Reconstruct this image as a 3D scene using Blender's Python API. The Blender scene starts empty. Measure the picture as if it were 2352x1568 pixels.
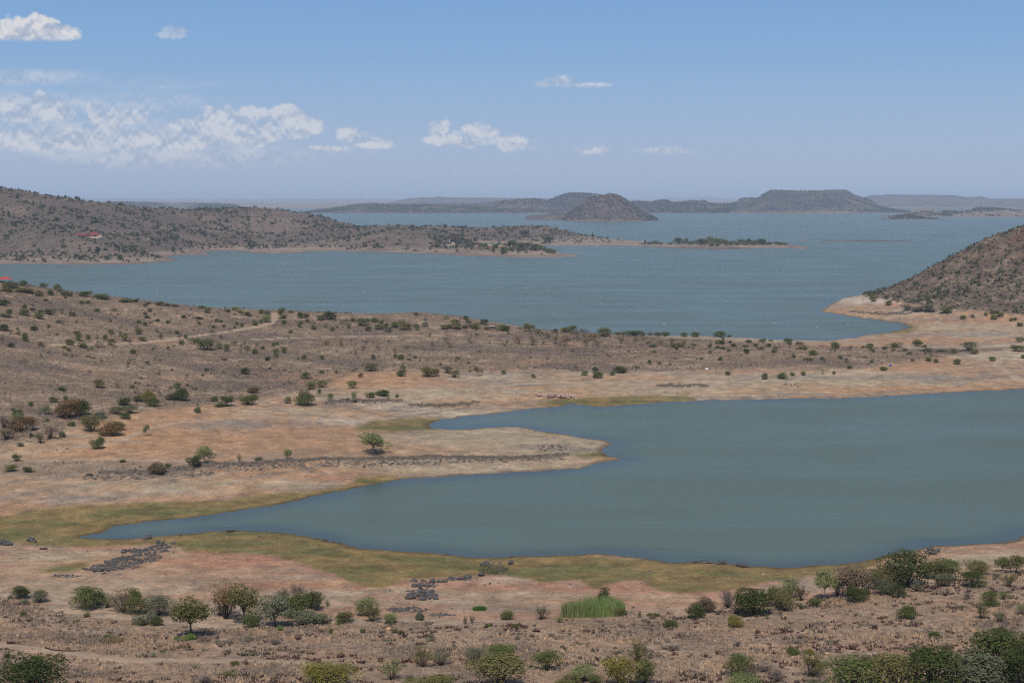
import bpy, math, random
import numpy as np
from mathutils import Vector, Matrix

# ------------------------------------------------------------------ camera
F, CAMH, HOR = 3267.0, 84.0, 452.0          # photo measured in a 2352 x 1568 frame
PITCH = math.atan((784.0 - HOR) / F)
CP, SP = math.cos(PITCH), math.sin(PITCH)
S = bpy.context.scene
COL = S.collection
cam_d = bpy.data.cameras.new("camera")
cam = bpy.data.objects.new("camera", cam_d)
COL.objects.link(cam)
cam.location = (0, 0, CAMH)
cam.rotation_euler = (math.pi / 2 - PITCH, 0, 0)
cam_d.sensor_width = 36.0
cam_d.lens = F / 2352.0 * 36.0
cam_d.clip_start = 0.5
cam_d.clip_end = 150000.0
S.camera = cam

# ------------------------------------------------------------------ light
SUN_EL, SUN_AZ = math.radians(57), math.radians(8)     # high sun behind the camera, a little to its left
world = bpy.data.worlds.new("World")
S.world = world
world.use_nodes = True
sun_d = bpy.data.lights.new("sun", 'SUN')
sun_d.energy = 3.9
sun_d.angle = math.radians(0.53)
sun_d.color = (1.0, 0.95, 0.88)
sun = bpy.data.objects.new("sun", sun_d)
COL.objects.link(sun)
sun.location = (-60, -200, 400)
_d = Vector((math.cos(SUN_EL) * math.sin(SUN_AZ), math.cos(SUN_EL) * math.cos(SUN_AZ), -math.sin(SUN_EL)))
sun.rotation_euler = _d.to_track_quat('-Z', 'Y').to_euler()
S.view_settings.view_transform = 'Standard'
S.view_settings.look = 'None'
S.view_settings.exposure = 0.0
S.view_settings.gamma = 1.0
S.view_settings.use_curve_mapping = False
S.cycles.use_denoising = False
S.cycles.pixel_filter_type = 'BLACKMAN_HARRIS'
S.cycles.filter_width = 1.15
S.cycles.use_adaptive_sampling = False
S.cycles.max_bounces = 5
S.cycles.diffuse_bounces = 2
S.cycles.glossy_bounces = 2
S.cycles.transmission_bounces = 2
S.cycles.volume_bounces = 1
S.cycles.transparent_max_bounces = 6
S.cycles.caustics_reflective = False
S.cycles.caustics_refractive = False

# ------------------------------------------------------------------ pixel <-> place
def ray(u, v):
    a, b = u - 1176.0, 784.0 - v
    return a, F * CP + b * SP, b * CP - F * SP

def Pz(u, v, z=0.0):
    x, y, w = ray(u, v)
    t = (z - CAMH) / w
    return x * t, y * t

def PY(u, v, Y):
    x, y, w = ray(u, v)
    t = Y / y
    return x * t, Y, CAMH + w * t

def project(x, y, z):
    zc = y * CP - (z - CAMH) * SP
    yc = y * SP + (z - CAMH) * CP
    zc = np.where(np.abs(zc) < 1e-3, 1e-3, zc)
    return 1176 + F * x / zc, 784 - F * yc / zc

FR = {  # zoomed windows the layout was measured in: x0, y0, zoom (in photo pixels)
    'A': (0, 2281, 2.6133), 'B': (800, 2281, 2.6133), 'C': (1600, 2281, 2.6133), 'E': (2400, 2281, 2.6133),
    'G': (3196, 2281, 2.6133), 'H': (2700, 2050, 1.6848), 'M1': (0, 1080, 2.1382), 'M2': (1000, 1180, 2.1382),
    'M3': (2000, 1180, 2.1382), 'M4': (3000, 1080, 2.146), 'L1': (0, 1550, 2.1382), 'L2': (1000, 1600, 2.1382),
    'L3': (0, 1980, 2.1382), 'L4': (1000, 1980, 2.1382), 'L5': (1700, 1600, 2.1382), 'R1': (400, 2150, 7.84),
    'IS': (2540, 940, 3.267), 'HO': (1740, 930, 4.704), 'LO': (280, 900, 5.88), 'Z1': (0, 700, 2.1382),
    'Z2': (1000, 700, 2.1382), 'Z3': (2000, 700, 2.1382), 'Z4': (3000, 700, 2.146), 'SH': (0, 1090, 11.76),
    'PI': (1920, 1290, 14.7), 'SK': (0, 0, 1.1484)}
KD = 4096.0 / 2352.0

def fx(fr, x, y):
    ox, oy, s = FR[fr]
    return (ox + x / s) / KD, (oy + y / s) / KD

def fs(fr, w):
    return w / FR[fr][2] / KD

# ------------------------------------------------------------------ numpy noise
def _hash(ix, iy, seed):
    h = (ix.astype(np.int64) * 374761393 + iy.astype(np.int64) * 668265263 + seed * 982451653) & 0x7fffffff
    h = ((h ^ (h >> 13)) * 1274126177) & 0x7fffffff
    h = h ^ (h >> 16)
    return (h & 0xffff) / 65535.0

def vnoise(x, y, seed=0):
    ix, iy = np.floor(x), np.floor(y)
    fx_, fy_ = x - ix, y - iy
    ux, uy = fx_ * fx_ * (3 - 2 * fx_), fy_ * fy_ * (3 - 2 * fy_)
    a, b = _hash(ix, iy, seed), _hash(ix + 1, iy, seed)
    c, d = _hash(ix, iy + 1, seed), _hash(ix + 1, iy + 1, seed)
    return (a + (b - a) * ux) * (1 - uy) + (c + (d - c) * ux) * uy

def fbm(x, y, seed=0, octs=4):
    t, a, s = np.zeros(np.shape(x)), 0.5, 0.0
    for i in range(octs):
        t = t + a * vnoise(x, y, seed + i * 17)
        s += a
        a *= 0.5
        x, y = x * 2.03 + 11.3, y * 2.03 + 5.7
    return t / s

def sst(a, b, x):
    t = np.clip((x - a) / (b - a), 0, 1)
    return t * t * (3 - 2 * t)

def inpoly(x, y, poly):
    c = np.zeros(np.shape(x), bool)
    n = len(poly)
    for i in range(n):
        x1, y1 = poly[i]
        x2, y2 = poly[(i + 1) % n]
        if y1 == y2:
            continue
        k = ((y1 > y) != (y2 > y)) & (x < (x2 - x1) * (y - y1) / (y2 - y1) + x1)
        c ^= k
    return c

def seg_dist(x, y, pts):
    d = np.full(np.shape(x), 1e12)
    for (x1, y1), (x2, y2) in zip(pts[:-1], pts[1:]):
        dx, dy = x2 - x1, y2 - y1
        L = dx * dx + dy * dy + 1e-9
        t = np.clip(((x - x1) * dx + (y - y1) * dy) / L, 0, 1)
        d = np.minimum(d, (x - x1 - t * dx) ** 2 + (y - y1 - t * dy) ** 2)
    return np.sqrt(d)

def rbf_fit(P, z, c):
    P = np.asarray(P, float); z = np.asarray(z, float)
    A = np.sqrt(((P[:, None] - P[None]) ** 2).sum(-1) + c * c)
    n = len(z)
    M = np.zeros((n + 3, n + 3))
    M[:n, :n] = A + np.eye(n) * 1e-6
    M[:n, n] = 1; M[:n, n + 1:] = P / 500.0
    M[n, :n] = 1; M[n + 1:, :n] = P.T / 500.0
    w = np.linalg.solve(M, np.concatenate([z, np.zeros(3)]))
    def ev(x, y):
        out = np.empty(x.size)
        X, Y = x.ravel(), y.ravel()
        for i in range(0, X.size, 20000):
            a, b = X[i:i + 20000], Y[i:i + 20000]
            K = np.sqrt((a[:, None] - P[None, :, 0]) ** 2 + (b[:, None] - P[None, :, 1]) ** 2 + c * c)
            out[i:i + 20000] = K @ w[:n] + w[n] + a / 500 * w[n + 1] + b / 500 * w[n + 2]
        return out.reshape(x.shape)
    return ev

# ------------------------------------------------------------------ mesh / object helpers
def np_mesh(name, verts, faces, col=None, attrs=None, smooth=False, matidx=None):
    verts = np.asarray(verts, np.float32).reshape(-1, 3)
    faces = np.asarray(faces, np.int32)
    k = faces.shape[1]
    me = bpy.data.meshes.new(name)
    me.vertices.add(len(verts))
    me.vertices.foreach_set('co', verts.ravel())
    me.loops.add(faces.size)
    me.loops.foreach_set('vertex_index', faces.ravel())
    me.polygons.add(len(faces))
    me.polygons.foreach_set('loop_start', np.arange(0, faces.size, k, dtype=np.int32))
    if matidx is not None:
        me.polygons.foreach_set('material_index', np.asarray(matidx, np.int32))
    me.polygons.foreach_set('use_smooth', np.full(len(faces), smooth))
    me.update(calc_edges=True)
    if col is not None:
        a = me.color_attributes.new('Col', 'FLOAT_COLOR', 'POINT')
        c4 = np.ones((len(verts), 4), np.float32)
        c4[:, :3] = col
        a.data.foreach_set('color', c4.ravel())
    for n_, arr in (attrs or {}).items():
        a = me.attributes.new(n_, 'FLOAT', 'POINT')
        a.data.foreach_set('value', np.asarray(arr, np.float32).ravel())
    return me

def grid_faces(nr, nc):
    i = np.arange(nr - 1)[:, None] * nc + np.arange(nc - 1)[None]
    i = i.ravel()
    return np.stack([i, i + 1, i + nc + 1, i + nc], 1)

def link(name, me, mats=None, parent=None, **props):
    o = bpy.data.objects.new(name, me)
    COL.objects.link(o)
    if mats is not None and me is not None and len(me.materials) == 0:
        for m in (mats if isinstance(mats, (list, tuple)) else [mats]):
            me.materials.append(m)
    if parent is not None:
        o.parent = parent
    for k, v in props.items():
        o[k] = v
    return o

def thing(name, label, cat, loc=(0, 0, 0), rotz=0.0, scale=(1, 1, 1), group=None):
    o = bpy.data.objects.new(name, None)
    o.empty_display_size = 0.3
    COL.objects.link(o)
    o.location = loc; o.rotation_euler = (0, 0, rotz); o.scale = scale
    o['label'] = label; o['category'] = cat
    if group:
        o['group'] = group
    return o

class MB:                                        # polygon soup -> one mesh
    def __init__(self):
        self.v, self.f = [], []
    def poly(self, pts):
        n = len(self.v)
        self.v += [tuple(p) for p in pts]
        self.f.append(tuple(range(n, n + len(pts))))
        return self
    def box(self, x0, x1, y0, y1, z0, z1):
        n = len(self.v)
        self.v += [(x0, y0, z0), (x1, y0, z0), (x1, y1, z0), (x0, y1, z0), (x0, y0, z1), (x1, y0, z1), (x1, y1, z1), (x0, y1, z1)]
        for q in ((0, 3, 2, 1), (4, 5, 6, 7), (0, 1, 5, 4), (1, 2, 6, 5), (2, 3, 7, 6), (3, 0, 4, 7)):
            self.f.append(tuple(n + i for i in q))
        return self
    def tube(self, p0, p1, r0, r1, n=6):
        p0, p1 = Vector(p0), Vector(p1)
        d = (p1 - p0).normalized()
        a = d.orthogonal().normalized(); b = d.cross(a)
        k = len(self.v)
        for p, r in ((p0, r0), (p1, r1)):
            for i in range(n):
                t = 2 * math.pi * i / n
                self.v.append(tuple(p + a * (r * math.cos(t)) + b * (r * math.sin(t))))
        for i in range(n):
            j = (i + 1) % n
            self.f.append((k + i, k + j, k + n + j, k + n + i))
        self.f.append(tuple(k + i for i in reversed(range(n))))
        self.f.append(tuple(k + n + i for i in range(n)))
        return self
    def mesh(self, name, smooth=False):
        me = bpy.data.meshes.new(name)
        me.from_pydata(self.v, [], self.f)
        me.update()
        if smooth:
            for p in me.polygons:
                p.use_smooth = True
        return me

# ------------------------------------------------------------------ materials
def new_mat(name):
    m = bpy.data.materials.new(name)
    m.use_nodes = True
    nt = m.node_tree
    nt.nodes.clear()
    return m, nt

def N(nt, typ, **kw):
    n = nt.nodes.new(typ)
    for k, v in kw.items():
        if k == 'inp':
            for kk, vv in v.items():
                n.inputs[kk].default_value = vv
        else:
            setattr(n, k, v)
    return n

def math_n(nt, op, a, b=None, clamp=False):
    n = nt.nodes.new('ShaderNodeMath')
    n.operation = op; n.use_clamp = clamp
    for i, x in enumerate((a, b)):
        if x is None:
            continue
        if hasattr(x, 'is_output') or isinstance(x, bpy.types.NodeSocket):
            nt.links.new(x, n.inputs[i])
        else:
            n.inputs[i].default_value = x
    return n.outputs[0]

def simple_mat(name, color, rough=0.8, var=0.15, scale=1.5, spec=0.2, bump=0.0):
    m, nt = new_mat(name)
    out = N(nt, 'ShaderNodeOutputMaterial')
    b = N(nt, 'ShaderNodeBsdfPrincipled', inp={'Roughness': rough, 'Specular IOR Level': spec})
    tc = N(nt, 'ShaderNodeTexCoord')
    no = N(nt, 'ShaderNodeTexNoise', inp={'Scale': scale, 'Detail': 4.0})
    nt.links.new(tc.outputs['Object'], no.inputs['Vector'])
    mr = N(nt, 'ShaderNodeMapRange', inp={'From Min': 0.3, 'From Max': 0.7, 'To Min': 1 - var, 'To Max': 1 + var})
    nt.links.new(no.outputs['Fac'], mr.inputs['Value'])
    vm = N(nt, 'ShaderNodeVectorMath', operation='SCALE')
    vm.inputs[0].default_value = color
    nt.links.new(mr.outputs[0], vm.inputs['Scale'])
    nt.links.new(vm.outputs[0], b.inputs['Base Color'])
    if bump:
        bp = N(nt, 'ShaderNodeBump', inp={'Strength': bump, 'Distance': 0.1})
        nt.links.new(no.outputs['Fac'], bp.inputs['Height'])
        nt.links.new(bp.outputs[0], b.inputs['Normal'])
    nt.links.new(b.outputs[0], out.inputs[0])
    return m

def leaf_mat(name, color, color2, trans=0.25):
    m, nt = new_mat(name)
    out = N(nt, 'ShaderNodeOutputMaterial')
    oi = N(nt, 'ShaderNodeObjectInfo')
    geo = N(nt, 'ShaderNodeNewGeometry')
    r = math_n(nt, 'ADD', math_n(nt, 'MULTIPLY', oi.outputs['Random'], 0.6), math_n(nt, 'MULTIPLY', geo.outputs['Random Per Island'], 0.4))
    mx = N(nt, 'ShaderNodeMix', data_type='RGBA')
    mx.inputs[6].default_value = (*color, 1); mx.inputs[7].default_value = (*color2, 1)
    nt.links.new(r, mx.inputs[0])
    d = N(nt, 'ShaderNodeBsdfDiffuse')
    t = N(nt, 'ShaderNodeBsdfTranslucent')
    nt.links.new(mx.outputs[2], d.inputs[0]); nt.links.new(mx.outputs[2], t.inputs[0])
    ms = N(nt, 'ShaderNodeMixShader', inp={'Fac': trans})
    nt.links.new(d.outputs[0], ms.inputs[1]); nt.links.new(t.outputs[0], ms.inputs[2])
    nt.links.new(ms.outputs[0], out.inputs[0])
    return m

def ground_mat(name, fine=1.6, coarse=0.18, amp=0.35, bump=0.6, dist=0.25):
    m, nt = new_mat(name)
    out = N(nt, 'ShaderNodeOutputMaterial')
    b = N(nt, 'ShaderNodeBsdfPrincipled', inp={'Roughness': 0.95, 'Specular IOR Level': 0.1})
    at = N(nt, 'ShaderNodeAttribute', attribute_name='Col')
    sc = N(nt, 'ShaderNodeAttribute', attribute_name='scrub')
    tc = N(nt, 'ShaderNodeTexCoord')
    n1 = N(nt, 'ShaderNodeTexNoise', inp={'Scale': fine, 'Detail': 6.0, 'Roughness': 0.7})
    n2 = N(nt, 'ShaderNodeTexNoise', inp={'Scale': coarse, 'Detail': 5.0, 'Roughness': 0.6})
    n3 = N(nt, 'ShaderNodeTexVoronoi', inp={'Scale': fine * 0.45})
    for n in (n1, n2, n3):
        nt.links.new(tc.outputs['Object'], n.inputs['Vector'])
    def rng(s, a, b_, c, d):
        q = N(nt, 'ShaderNodeMapRange', inp={'From Min': a, 'From Max': b_, 'To Min': c, 'To Max': d})
        nt.links.new(s, q.inputs['Value'])
        return q.outputs[0]
    k = math_n(nt, 'MULTIPLY', rng(n1.outputs['Fac'], 0.3, 0.7, 1 - amp * 0.55, 1 + amp * 0.55), rng(n2.outputs['Fac'], 0.3, 0.7, 1 - amp * 0.4, 1 + amp * 0.4))
    # dark low scrub and stones where the attribute says so
    spk = math_n(nt, 'MULTIPLY', rng(n3.outputs['Distance'], 0.15, 0.55, 0.75, 0.0), sc.outputs['Fac'])
    k2 = math_n(nt, 'SUBTRACT', 1.0, math_n(nt, 'MULTIPLY', spk, rng(n2.outputs['Fac'], 0.35, 0.62, 0.1, 0.9)))
    kk = math_n(nt, 'MULTIPLY', k, k2)
    vm = N(nt, 'ShaderNodeVectorMath', operation='SCALE')
    nt.links.new(at.outputs['Color'], vm.inputs[0]); nt.links.new(kk, vm.inputs['Scale'])
    nt.links.new(vm.outputs[0], b.inputs['Base Color'])
    bp = N(nt, 'ShaderNodeBump', inp={'Strength': bump, 'Distance': dist})
    nt.links.new(math_n(nt, 'ADD', n1.outputs['Fac'], math_n(nt, 'MULTIPLY', spk, 0.6)), bp.inputs['Height'])
    nt.links.new(bp.outputs[0], b.inputs['Normal'])
    nt.links.new(b.outputs[0], out.inputs[0])
    return m

def vcol_mat(name, trans=0.2):
    m, nt = new_mat(name)
    out = N(nt, 'ShaderNodeOutputMaterial')
    at = N(nt, 'ShaderNodeAttribute', attribute_name='Col')
    d = N(nt, 'ShaderNodeBsdfDiffuse'); t = N(nt, 'ShaderNodeBsdfTranslucent')
    nt.links.new(at.outputs['Color'], d.inputs[0]); nt.links.new(at.outputs['Color'], t.inputs[0])
    ms = N(nt, 'ShaderNodeMixShader', inp={'Fac': trans})
    nt.links.new(d.outputs[0], ms.inputs[1]); nt.links.new(t.outputs[0], ms.inputs[2])
    nt.links.new(ms.outputs[0], out.inputs[0])
    return m

MAT_GROUND = ground_mat('ground_soil', fine=1.1, amp=0.62, bump=0.9, dist=0.35)
MAT_HILL = ground_mat('hill_scrub', fine=0.35, coarse=0.03, amp=0.3, bump=0.5, dist=1.5)
MAT_FAR = ground_mat('far_hill_scrub', fine=0.12, coarse=0.006, amp=0.45, bump=0.6, dist=6.0)
MAT_GRASS = vcol_mat('dry_grass', 0.5)
MAT_SCRUB = vcol_mat('scrub_leaves', 0.15)
MAT_BARK = simple_mat('bark', (0.075, 0.055, 0.042), 0.9, 0.3, 8.0)
MAT_PALE_BARK = simple_mat('pale_bark', (0.42, 0.36, 0.30), 0.9, 0.2, 8.0)
MAT_ROCK = simple_mat('dark_rock', (0.085, 0.078, 0.074), 0.9, 0.4, 2.0, 0.2, 0.6)
MAT_SAND_ROCK = simple_mat('sandstone', (0.24, 0.175, 0.125), 0.95, 0.45, 1.6, 0.1, 0.6)
MAT_LEDGE = simple_mat('ledge_rock', (0.150, 0.118, 0.092), 0.95, 0.5, 1.2, 0.1, 0.8)
MAT_PINK_ROCK = simple_mat('pink_sandstone', (0.36, 0.245, 0.20), 0.95, 0.25, 1.6, 0.1, 0.6)
LEAF = {
    'green': leaf_mat('leaf_green', (0.088, 0.112, 0.030), (0.140, 0.160, 0.050)),
    'dark': leaf_mat('leaf_dark_green', (0.048, 0.066, 0.019), (0.088, 0.104, 0.032)),
    'olive': leaf_mat('leaf_olive', (0.120, 0.118, 0.040), (0.185, 0.170, 0.064)),
    'grey': leaf_mat('leaf_grey_green', (0.115, 0.125, 0.070), (0.185, 0.190, 0.115)),
    'lime': leaf_mat('leaf_pale_green', (0.175, 0.200, 0.075), (0.260, 0.270, 0.120)),
    'yellow': leaf_mat('leaf_yellow_green', (0.175, 0.160, 0.034), (0.250, 0.210, 0.055)),
    'rust': leaf_mat('leaf_russet', (0.150, 0.095, 0.040), (0.225, 0.140, 0.060)),
    'brown': leaf_mat('leaf_brown', (0.125, 0.092, 0.058), (0.190, 0.140, 0.090)),
    'twig': leaf_mat('twig_grey_brown', (0.115, 0.096, 0.084), (0.175, 0.148, 0.130), 0.1),
    'pink': leaf_mat('twig_pinkish', (0.200, 0.138, 0.110), (0.270, 0.185, 0.150), 0.1),
    'spring': leaf_mat('leaf_bright_green', (0.110, 0.190, 0.030), (0.160, 0.250, 0.050)),
}

# ------------------------------------------------------------------ sky with fair-weather clouds (in world directions)
def build_sky():
    nt = world.node_tree
    nt.nodes.clear()
    out = N(nt, 'ShaderNodeOutputWorld')
    sky = N(nt, 'ShaderNodeTexSky')
    sky.sky_type = 'NISHITA'
    sky.sun_disc = False
    sky.sun_elevation = SUN_EL
    sky.sun_rotation = math.pi + SUN_AZ
    sky.altitude = 1300.0
    sky.air_density = 1.0
    sky.dust_density = SKY_DUST
    sky.ozone_density = SKY_OZONE
    bg0 = N(nt, 'ShaderNodeBackground', inp={'Strength': SKY_STRENGTH})
    nt.links.new(sky.outputs[0], bg0.inputs[0])
    # the lower sky is pale dry-season haze, the same all round the horizon
    tcs = N(nt, 'ShaderNodeTexCoord'); sps = N(nt, 'ShaderNodeSeparateXYZ')
    nt.links.new(tcs.outputs['Generated'], sps.inputs[0])
    rmp = N(nt, 'ShaderNodeValToRGB')
    el = N(nt, 'ShaderNodeMapRange', inp={'From Min': -0.02, 'From Max': 0.28})
    nt.links.new(sps.outputs[2], el.inputs['Value']); nt.links.new(el.outputs[0], rmp.inputs[0])
    stops = [(0.0, (.372, .452, .610)), (0.02, (.372, .458, .618)), (0.035, (.362, .468, .640)), (0.07, (.298, .450, .668)), (0.105, (.236, .408, .668)), (0.14, (.200, .368, .650)), (0.28, (.130, .275, .56))]
    els = rmp.color_ramp.elements
    while len(els) < len(stops):
        els.new(0.5)
    for e, (p, c) in zip(els, stops):
        e.position = (p + 0.02) / 0.30 if p else 0.0
        e.color = (*c, 1)
    bg1 = N(nt, 'ShaderNodeBackground', inp={'Strength': 1.0})
    nt.links.new(rmp.outputs[0], bg1.inputs[0])
    hz = N(nt, 'ShaderNodeMapRange', inp={'From Min': 0.14, 'From Max': 0.45})
    nt.links.new(sps.outputs[2], hz.inputs['Value'])
    bg = N(nt, 'ShaderNodeMixShader')
    nt.links.new(hz.outputs[0], bg.inputs[0]); nt.links.new(bg1.outputs[0], bg.inputs[1]); nt.links.new(bg0.outputs[0], bg.inputs[2])
    tc = N(nt, 'ShaderNodeTexCoord')
    sep = N(nt, 'ShaderNodeSeparateXYZ')
    nt.links.new(tc.outputs['Generated'], sep.inputs[0])
    X0 = math_n(nt, 'DIVIDE', sep.outputs[0], math_n(nt, 'MAXIMUM', sep.outputs[1], 0.05))
    Z0 = math_n(nt, 'DIVIDE', sep.outputs[2], math_n(nt, 'MAXIMUM', sep.outputs[1], 0.05))
    # units: photo pixels of the 2352 frame, measured from the horizon and the view axis
    cb = N(nt, 'ShaderNodeCombineXYZ')
    nt.links.new(math_n(nt, 'MULTIPLY', X0, 1000.0), cb.inputs[0])
    PZs = math_n(nt, 'MULTIPLY', Z0, 1000.0)
    nt.links.new(PZs, cb.inputs[1])
    def noise(scale, detail, rough, off=(0, 0, 0), sx=1.0, sz=1.0):
        mp = N(nt, 'ShaderNodeVectorMath', operation='MULTIPLY_ADD')
        mp.inputs[1].default_value = (sx, sz, 1)
        mp.inputs[2].default_value = off
        nt.links.new(cb.outputs[0], mp.inputs[0])
        n = N(nt, 'ShaderNodeTexNoise', noise_dimensions='2D', inp={'Scale': scale, 'Detail': detail, 'Roughness': rough})
        nt.links.new(mp.outputs[0], n.inputs['Vector'])
        return n.outputs['Fac']
    def mrange(s, a, b, c=0.0, d=1.0, smooth=True):
        q = N(nt, 'ShaderNodeMapRange', inp={'From Min': a, 'From Max': b, 'To Min': c, 'To Max': d})
        if smooth:
            q.interpolation_type = 'SMOOTHSTEP'
        nt.links.new(s, q.inputs['Value'])
        return q.outputs[0]
    nA = noise(0.055, 6.0, 0.60, (3.1, 7.7, 0))
    nB = noise(0.020, 2.0, 0.55, (31.0, 12.0, 0))
    nS = noise(0.020, 4.0, 0.60, (8.0, 2.0, 0), 0.35, 1.6)
    def pos(u, v):
        a, b, c = ray(u, v)
        return a / b * 1000.0, c / b * 1000.0
    def blob(u, v, ru, rv):
        x, z = pos(u, v)
        ix, iz = F / (1000.0 * ru), F / (1000.0 * rv)
        m = N(nt, 'ShaderNodeVectorMath', operation='MULTIPLY_ADD')
        m.inputs[1].default_value = (ix, iz, 0)
        m.inputs[2].default_value = (-x * ix, -z * iz, 0)
        nt.links.new(cb.outputs[0], m.inputs[0])
        l = N(nt, 'ShaderNodeVectorMath', operation='LENGTH')
        nt.links.new(m.outputs[0], l.inputs[0])
        return l.outputs['Value']
    def union(lst):
        r = lst[0]
        for q in lst[1:]:
            r = math_n(nt, 'SMOOTH_MIN', r, q)
            r.node.inputs[2].default_value = 0.12
        return math_n(nt, 'SUBTRACT', 1.0, r)
    def base_cut(v, soft=10.0, wob=0.0):
        _, z = pos(1176, v)
        k = 1000.0 / F
        s = PZs if not wob else math_n(nt, 'ADD', PZs, math_n(nt, 'MULTIPLY', math_n(nt, 'SUBTRACT', nB, 0.5), wob))
        return mrange(s, z - soft * k, z + soft * k)
    def cloud(blobs, basev, edge=0.30, soft=10.0, amp=1.5, wob=0.0):
        d = union([blob(*b) for b in blobs])
        d = math_n(nt, 'ADD', d, math_n(nt, 'MULTIPLY', math_n(nt, 'SUBTRACT', nA, 0.52), amp))
        return math_n(nt, 'MULTIPLY', mrange(d, 0.02, edge), base_cut(basev, soft, wob))
    near = cloud([(100, 62, 48, 34), (40, 72, 50, 34), (142, 78, 48, 24), (-20, 78, 60, 34), (70, 84, 120, 20)], 92, 0.28, 7)
    small = cloud([(402, 74, 36, 20), (378, 82, 30, 12)], 90, 0.6, 6)
    mid = cloud([(1284, 186, 42, 17), (1250, 194, 40, 12), (1340, 196, 70, 8)], 200, 0.7, 6)
    bank = [
        cloud([(90, 238, 48, 36), (40, 258, 60, 30), (130, 262, 60, 30)], 292, 0.34, 9, 1.7, 26),
        cloud([(212, 255, 22, 30), (290, 268, 58, 26), (240, 285, 70, 20)], 300, 0.36, 9, 1.7, 26),
        cloud([(540, 270, 110, 34), (640, 268, 90, 28), (470, 285, 95, 28), (560, 305, 150, 34), (690, 295, 60, 30)], 340, 0.36, 12, 1.7, 34),
        cloud([(60, 325, 110, 30), (180, 320, 110, 30), (320, 325, 80, 28), (400, 335, 90, 20)], 352, 0.42, 10, 1.7, 20),
        cloud([(800, 310, 50, 24), (760, 345, 60, 16), (860, 330, 60, 14)], 352, 0.5, 9, 1.7, 20),
        cloud([(1008, 295, 32, 22), (1090, 305, 56, 24), (1060, 325, 100, 20), (1190, 330, 56, 24)], 352, 0.42, 9, 1.7, 18),
        cloud([(1360, 343, 62, 20), (1540, 345, 80, 16)], 362, 0.9, 9, 1.5, 10)]
    bk = bank[0]
    for q in bank[1:]:
        bk = math_n(nt, 'MAXIMUM', bk, q)
    bk = math_n(nt, 'MULTIPLY', bk, 0.62)
    veil = math_n(nt, 'MULTIPLY', mrange(union([blob(120, 235, 480, 42), blob(330, 190, 260, 22), blob(60, 180, 260, 26), blob(250, 330, 760, 80)]), 0.0, 0.7),
                  mrange(nS, 0.30, 0.62, 0.12, 0.75))
    # sunlit tops, blue-grey hollows: a noise gradient gives the billows their form
    nLit = noise(0.055, 4.0, 0.60, (3.1, 4.2, 0))
    lit = math_n(nt, 'ADD', math_n(nt, 'MULTIPLY', math_n(nt, 'SUBTRACT', nA, nLit), 4.5), 0.62)
    _, zb = pos(100, 100)
    cmx = N(nt, 'ShaderNodeMix', data_type='RGBA')
    cmx.inputs[6].default_value = (0.44, 0.51, 0.64, 1); cmx.inputs[7].default_value = (0.79, 0.78, 0.80, 1)
    nt.links.new(mrange(lit, 0.15, 0.95, smooth=False), cmx.inputs[0])
    cbg = N(nt, 'ShaderNodeBackground', inp={'Strength': 0.92})
    nt.links.new(cmx.outputs[2], cbg.inputs[0])
    cov = math_n(nt, 'MAXIMUM', math_n(nt, 'MULTIPLY', near, 0.93), math_n(nt, 'MULTIPLY', small, 0.42))
    cov = math_n(nt, 'MAXIMUM', cov, math_n(nt, 'MULTIPLY', mid, 0.55))
    cov = math_n(nt, 'MAXIMUM', cov, math_n(nt, 'MAXIMUM', bk, math_n(nt, 'MULTIPLY', veil, 0.62)))
    cov = math_n(nt, 'MULTIPLY', cov, mrange(sep.outputs[1], 0.3, 0.5), True)
    ms = N(nt, 'ShaderNodeMixShader')
    nt.links.new(cov, ms.inputs[0]); nt.links.new(bg.outputs[0], ms.inputs[1]); nt.links.new(cbg.outputs[0], ms.inputs[2])
    nt.links.new(ms.outputs[0], out.inputs[0])
SKY_STRENGTH, SKY_DUST, SKY_OZONE = 0.10, 0.3, 3.0
build_sky()
world.cycles.sampling_method = 'MANUAL'
world.cycles.sample_map_resolution = 128

# ------------------------------------------------------------------ near shore: outlines at water level
low_shore = [(185, 1234), (300, 1237), (355, 1231), (400, 1226), (470, 1220), (560, 1218), (650, 1222), (700, 1230), (755, 1242), (800, 1254),
             (860, 1260), (940, 1266), (1010, 1272), (1080, 1280), (1150, 1280), (1190, 1277), (1290, 1277), (1370, 1270), (1460, 1280),
             (1540, 1290), (1640, 1290), (1710, 1299), (1790, 1302), (1870, 1298), (1950, 1292), (2020, 1281), (2080, 1266), (2150, 1252),
             (2230, 1248), (2300, 1246), (2335, 1240), (2352, 1230), (2450, 1212), (2800, 1150)]
up_shore = [(3000, 870), (2500, 885), (2352, 893), (2300, 896), (2200, 901), (2100, 906), (2000, 912), (1920, 916), (1840, 915), (1740, 918),
            (1640, 919), (1520, 924), (1440, 930), (1380, 934), (1340, 932), (1312, 928), (1290, 934), (1230, 938), (1150, 948), (1070, 957),
            (1010, 966), (985, 974), (1000, 982), (1040, 985), (1100, 983), (1175, 978), (1210, 981), (1240, 989), (1262, 992), (1300, 996),
            (1345, 1005), (1390, 1012), (1407, 1020), (1385, 1037), (1400, 1047), (1418, 1054), (1370, 1065), (1330, 1075), (1260, 1079),
            (1150, 1085), (1040, 1092), (930, 1100), (850, 1113), (760, 1132), (680, 1150), (600, 1164), (520, 1178), (420, 1191), (330, 1198),
            (262, 1208), (240, 1225), (185, 1231)]
INLET = [Pz(*p) for p in low_shore + up_shore]
def uY(u, Y):
    return ((u - 1176) / F * Y, Y)
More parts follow.
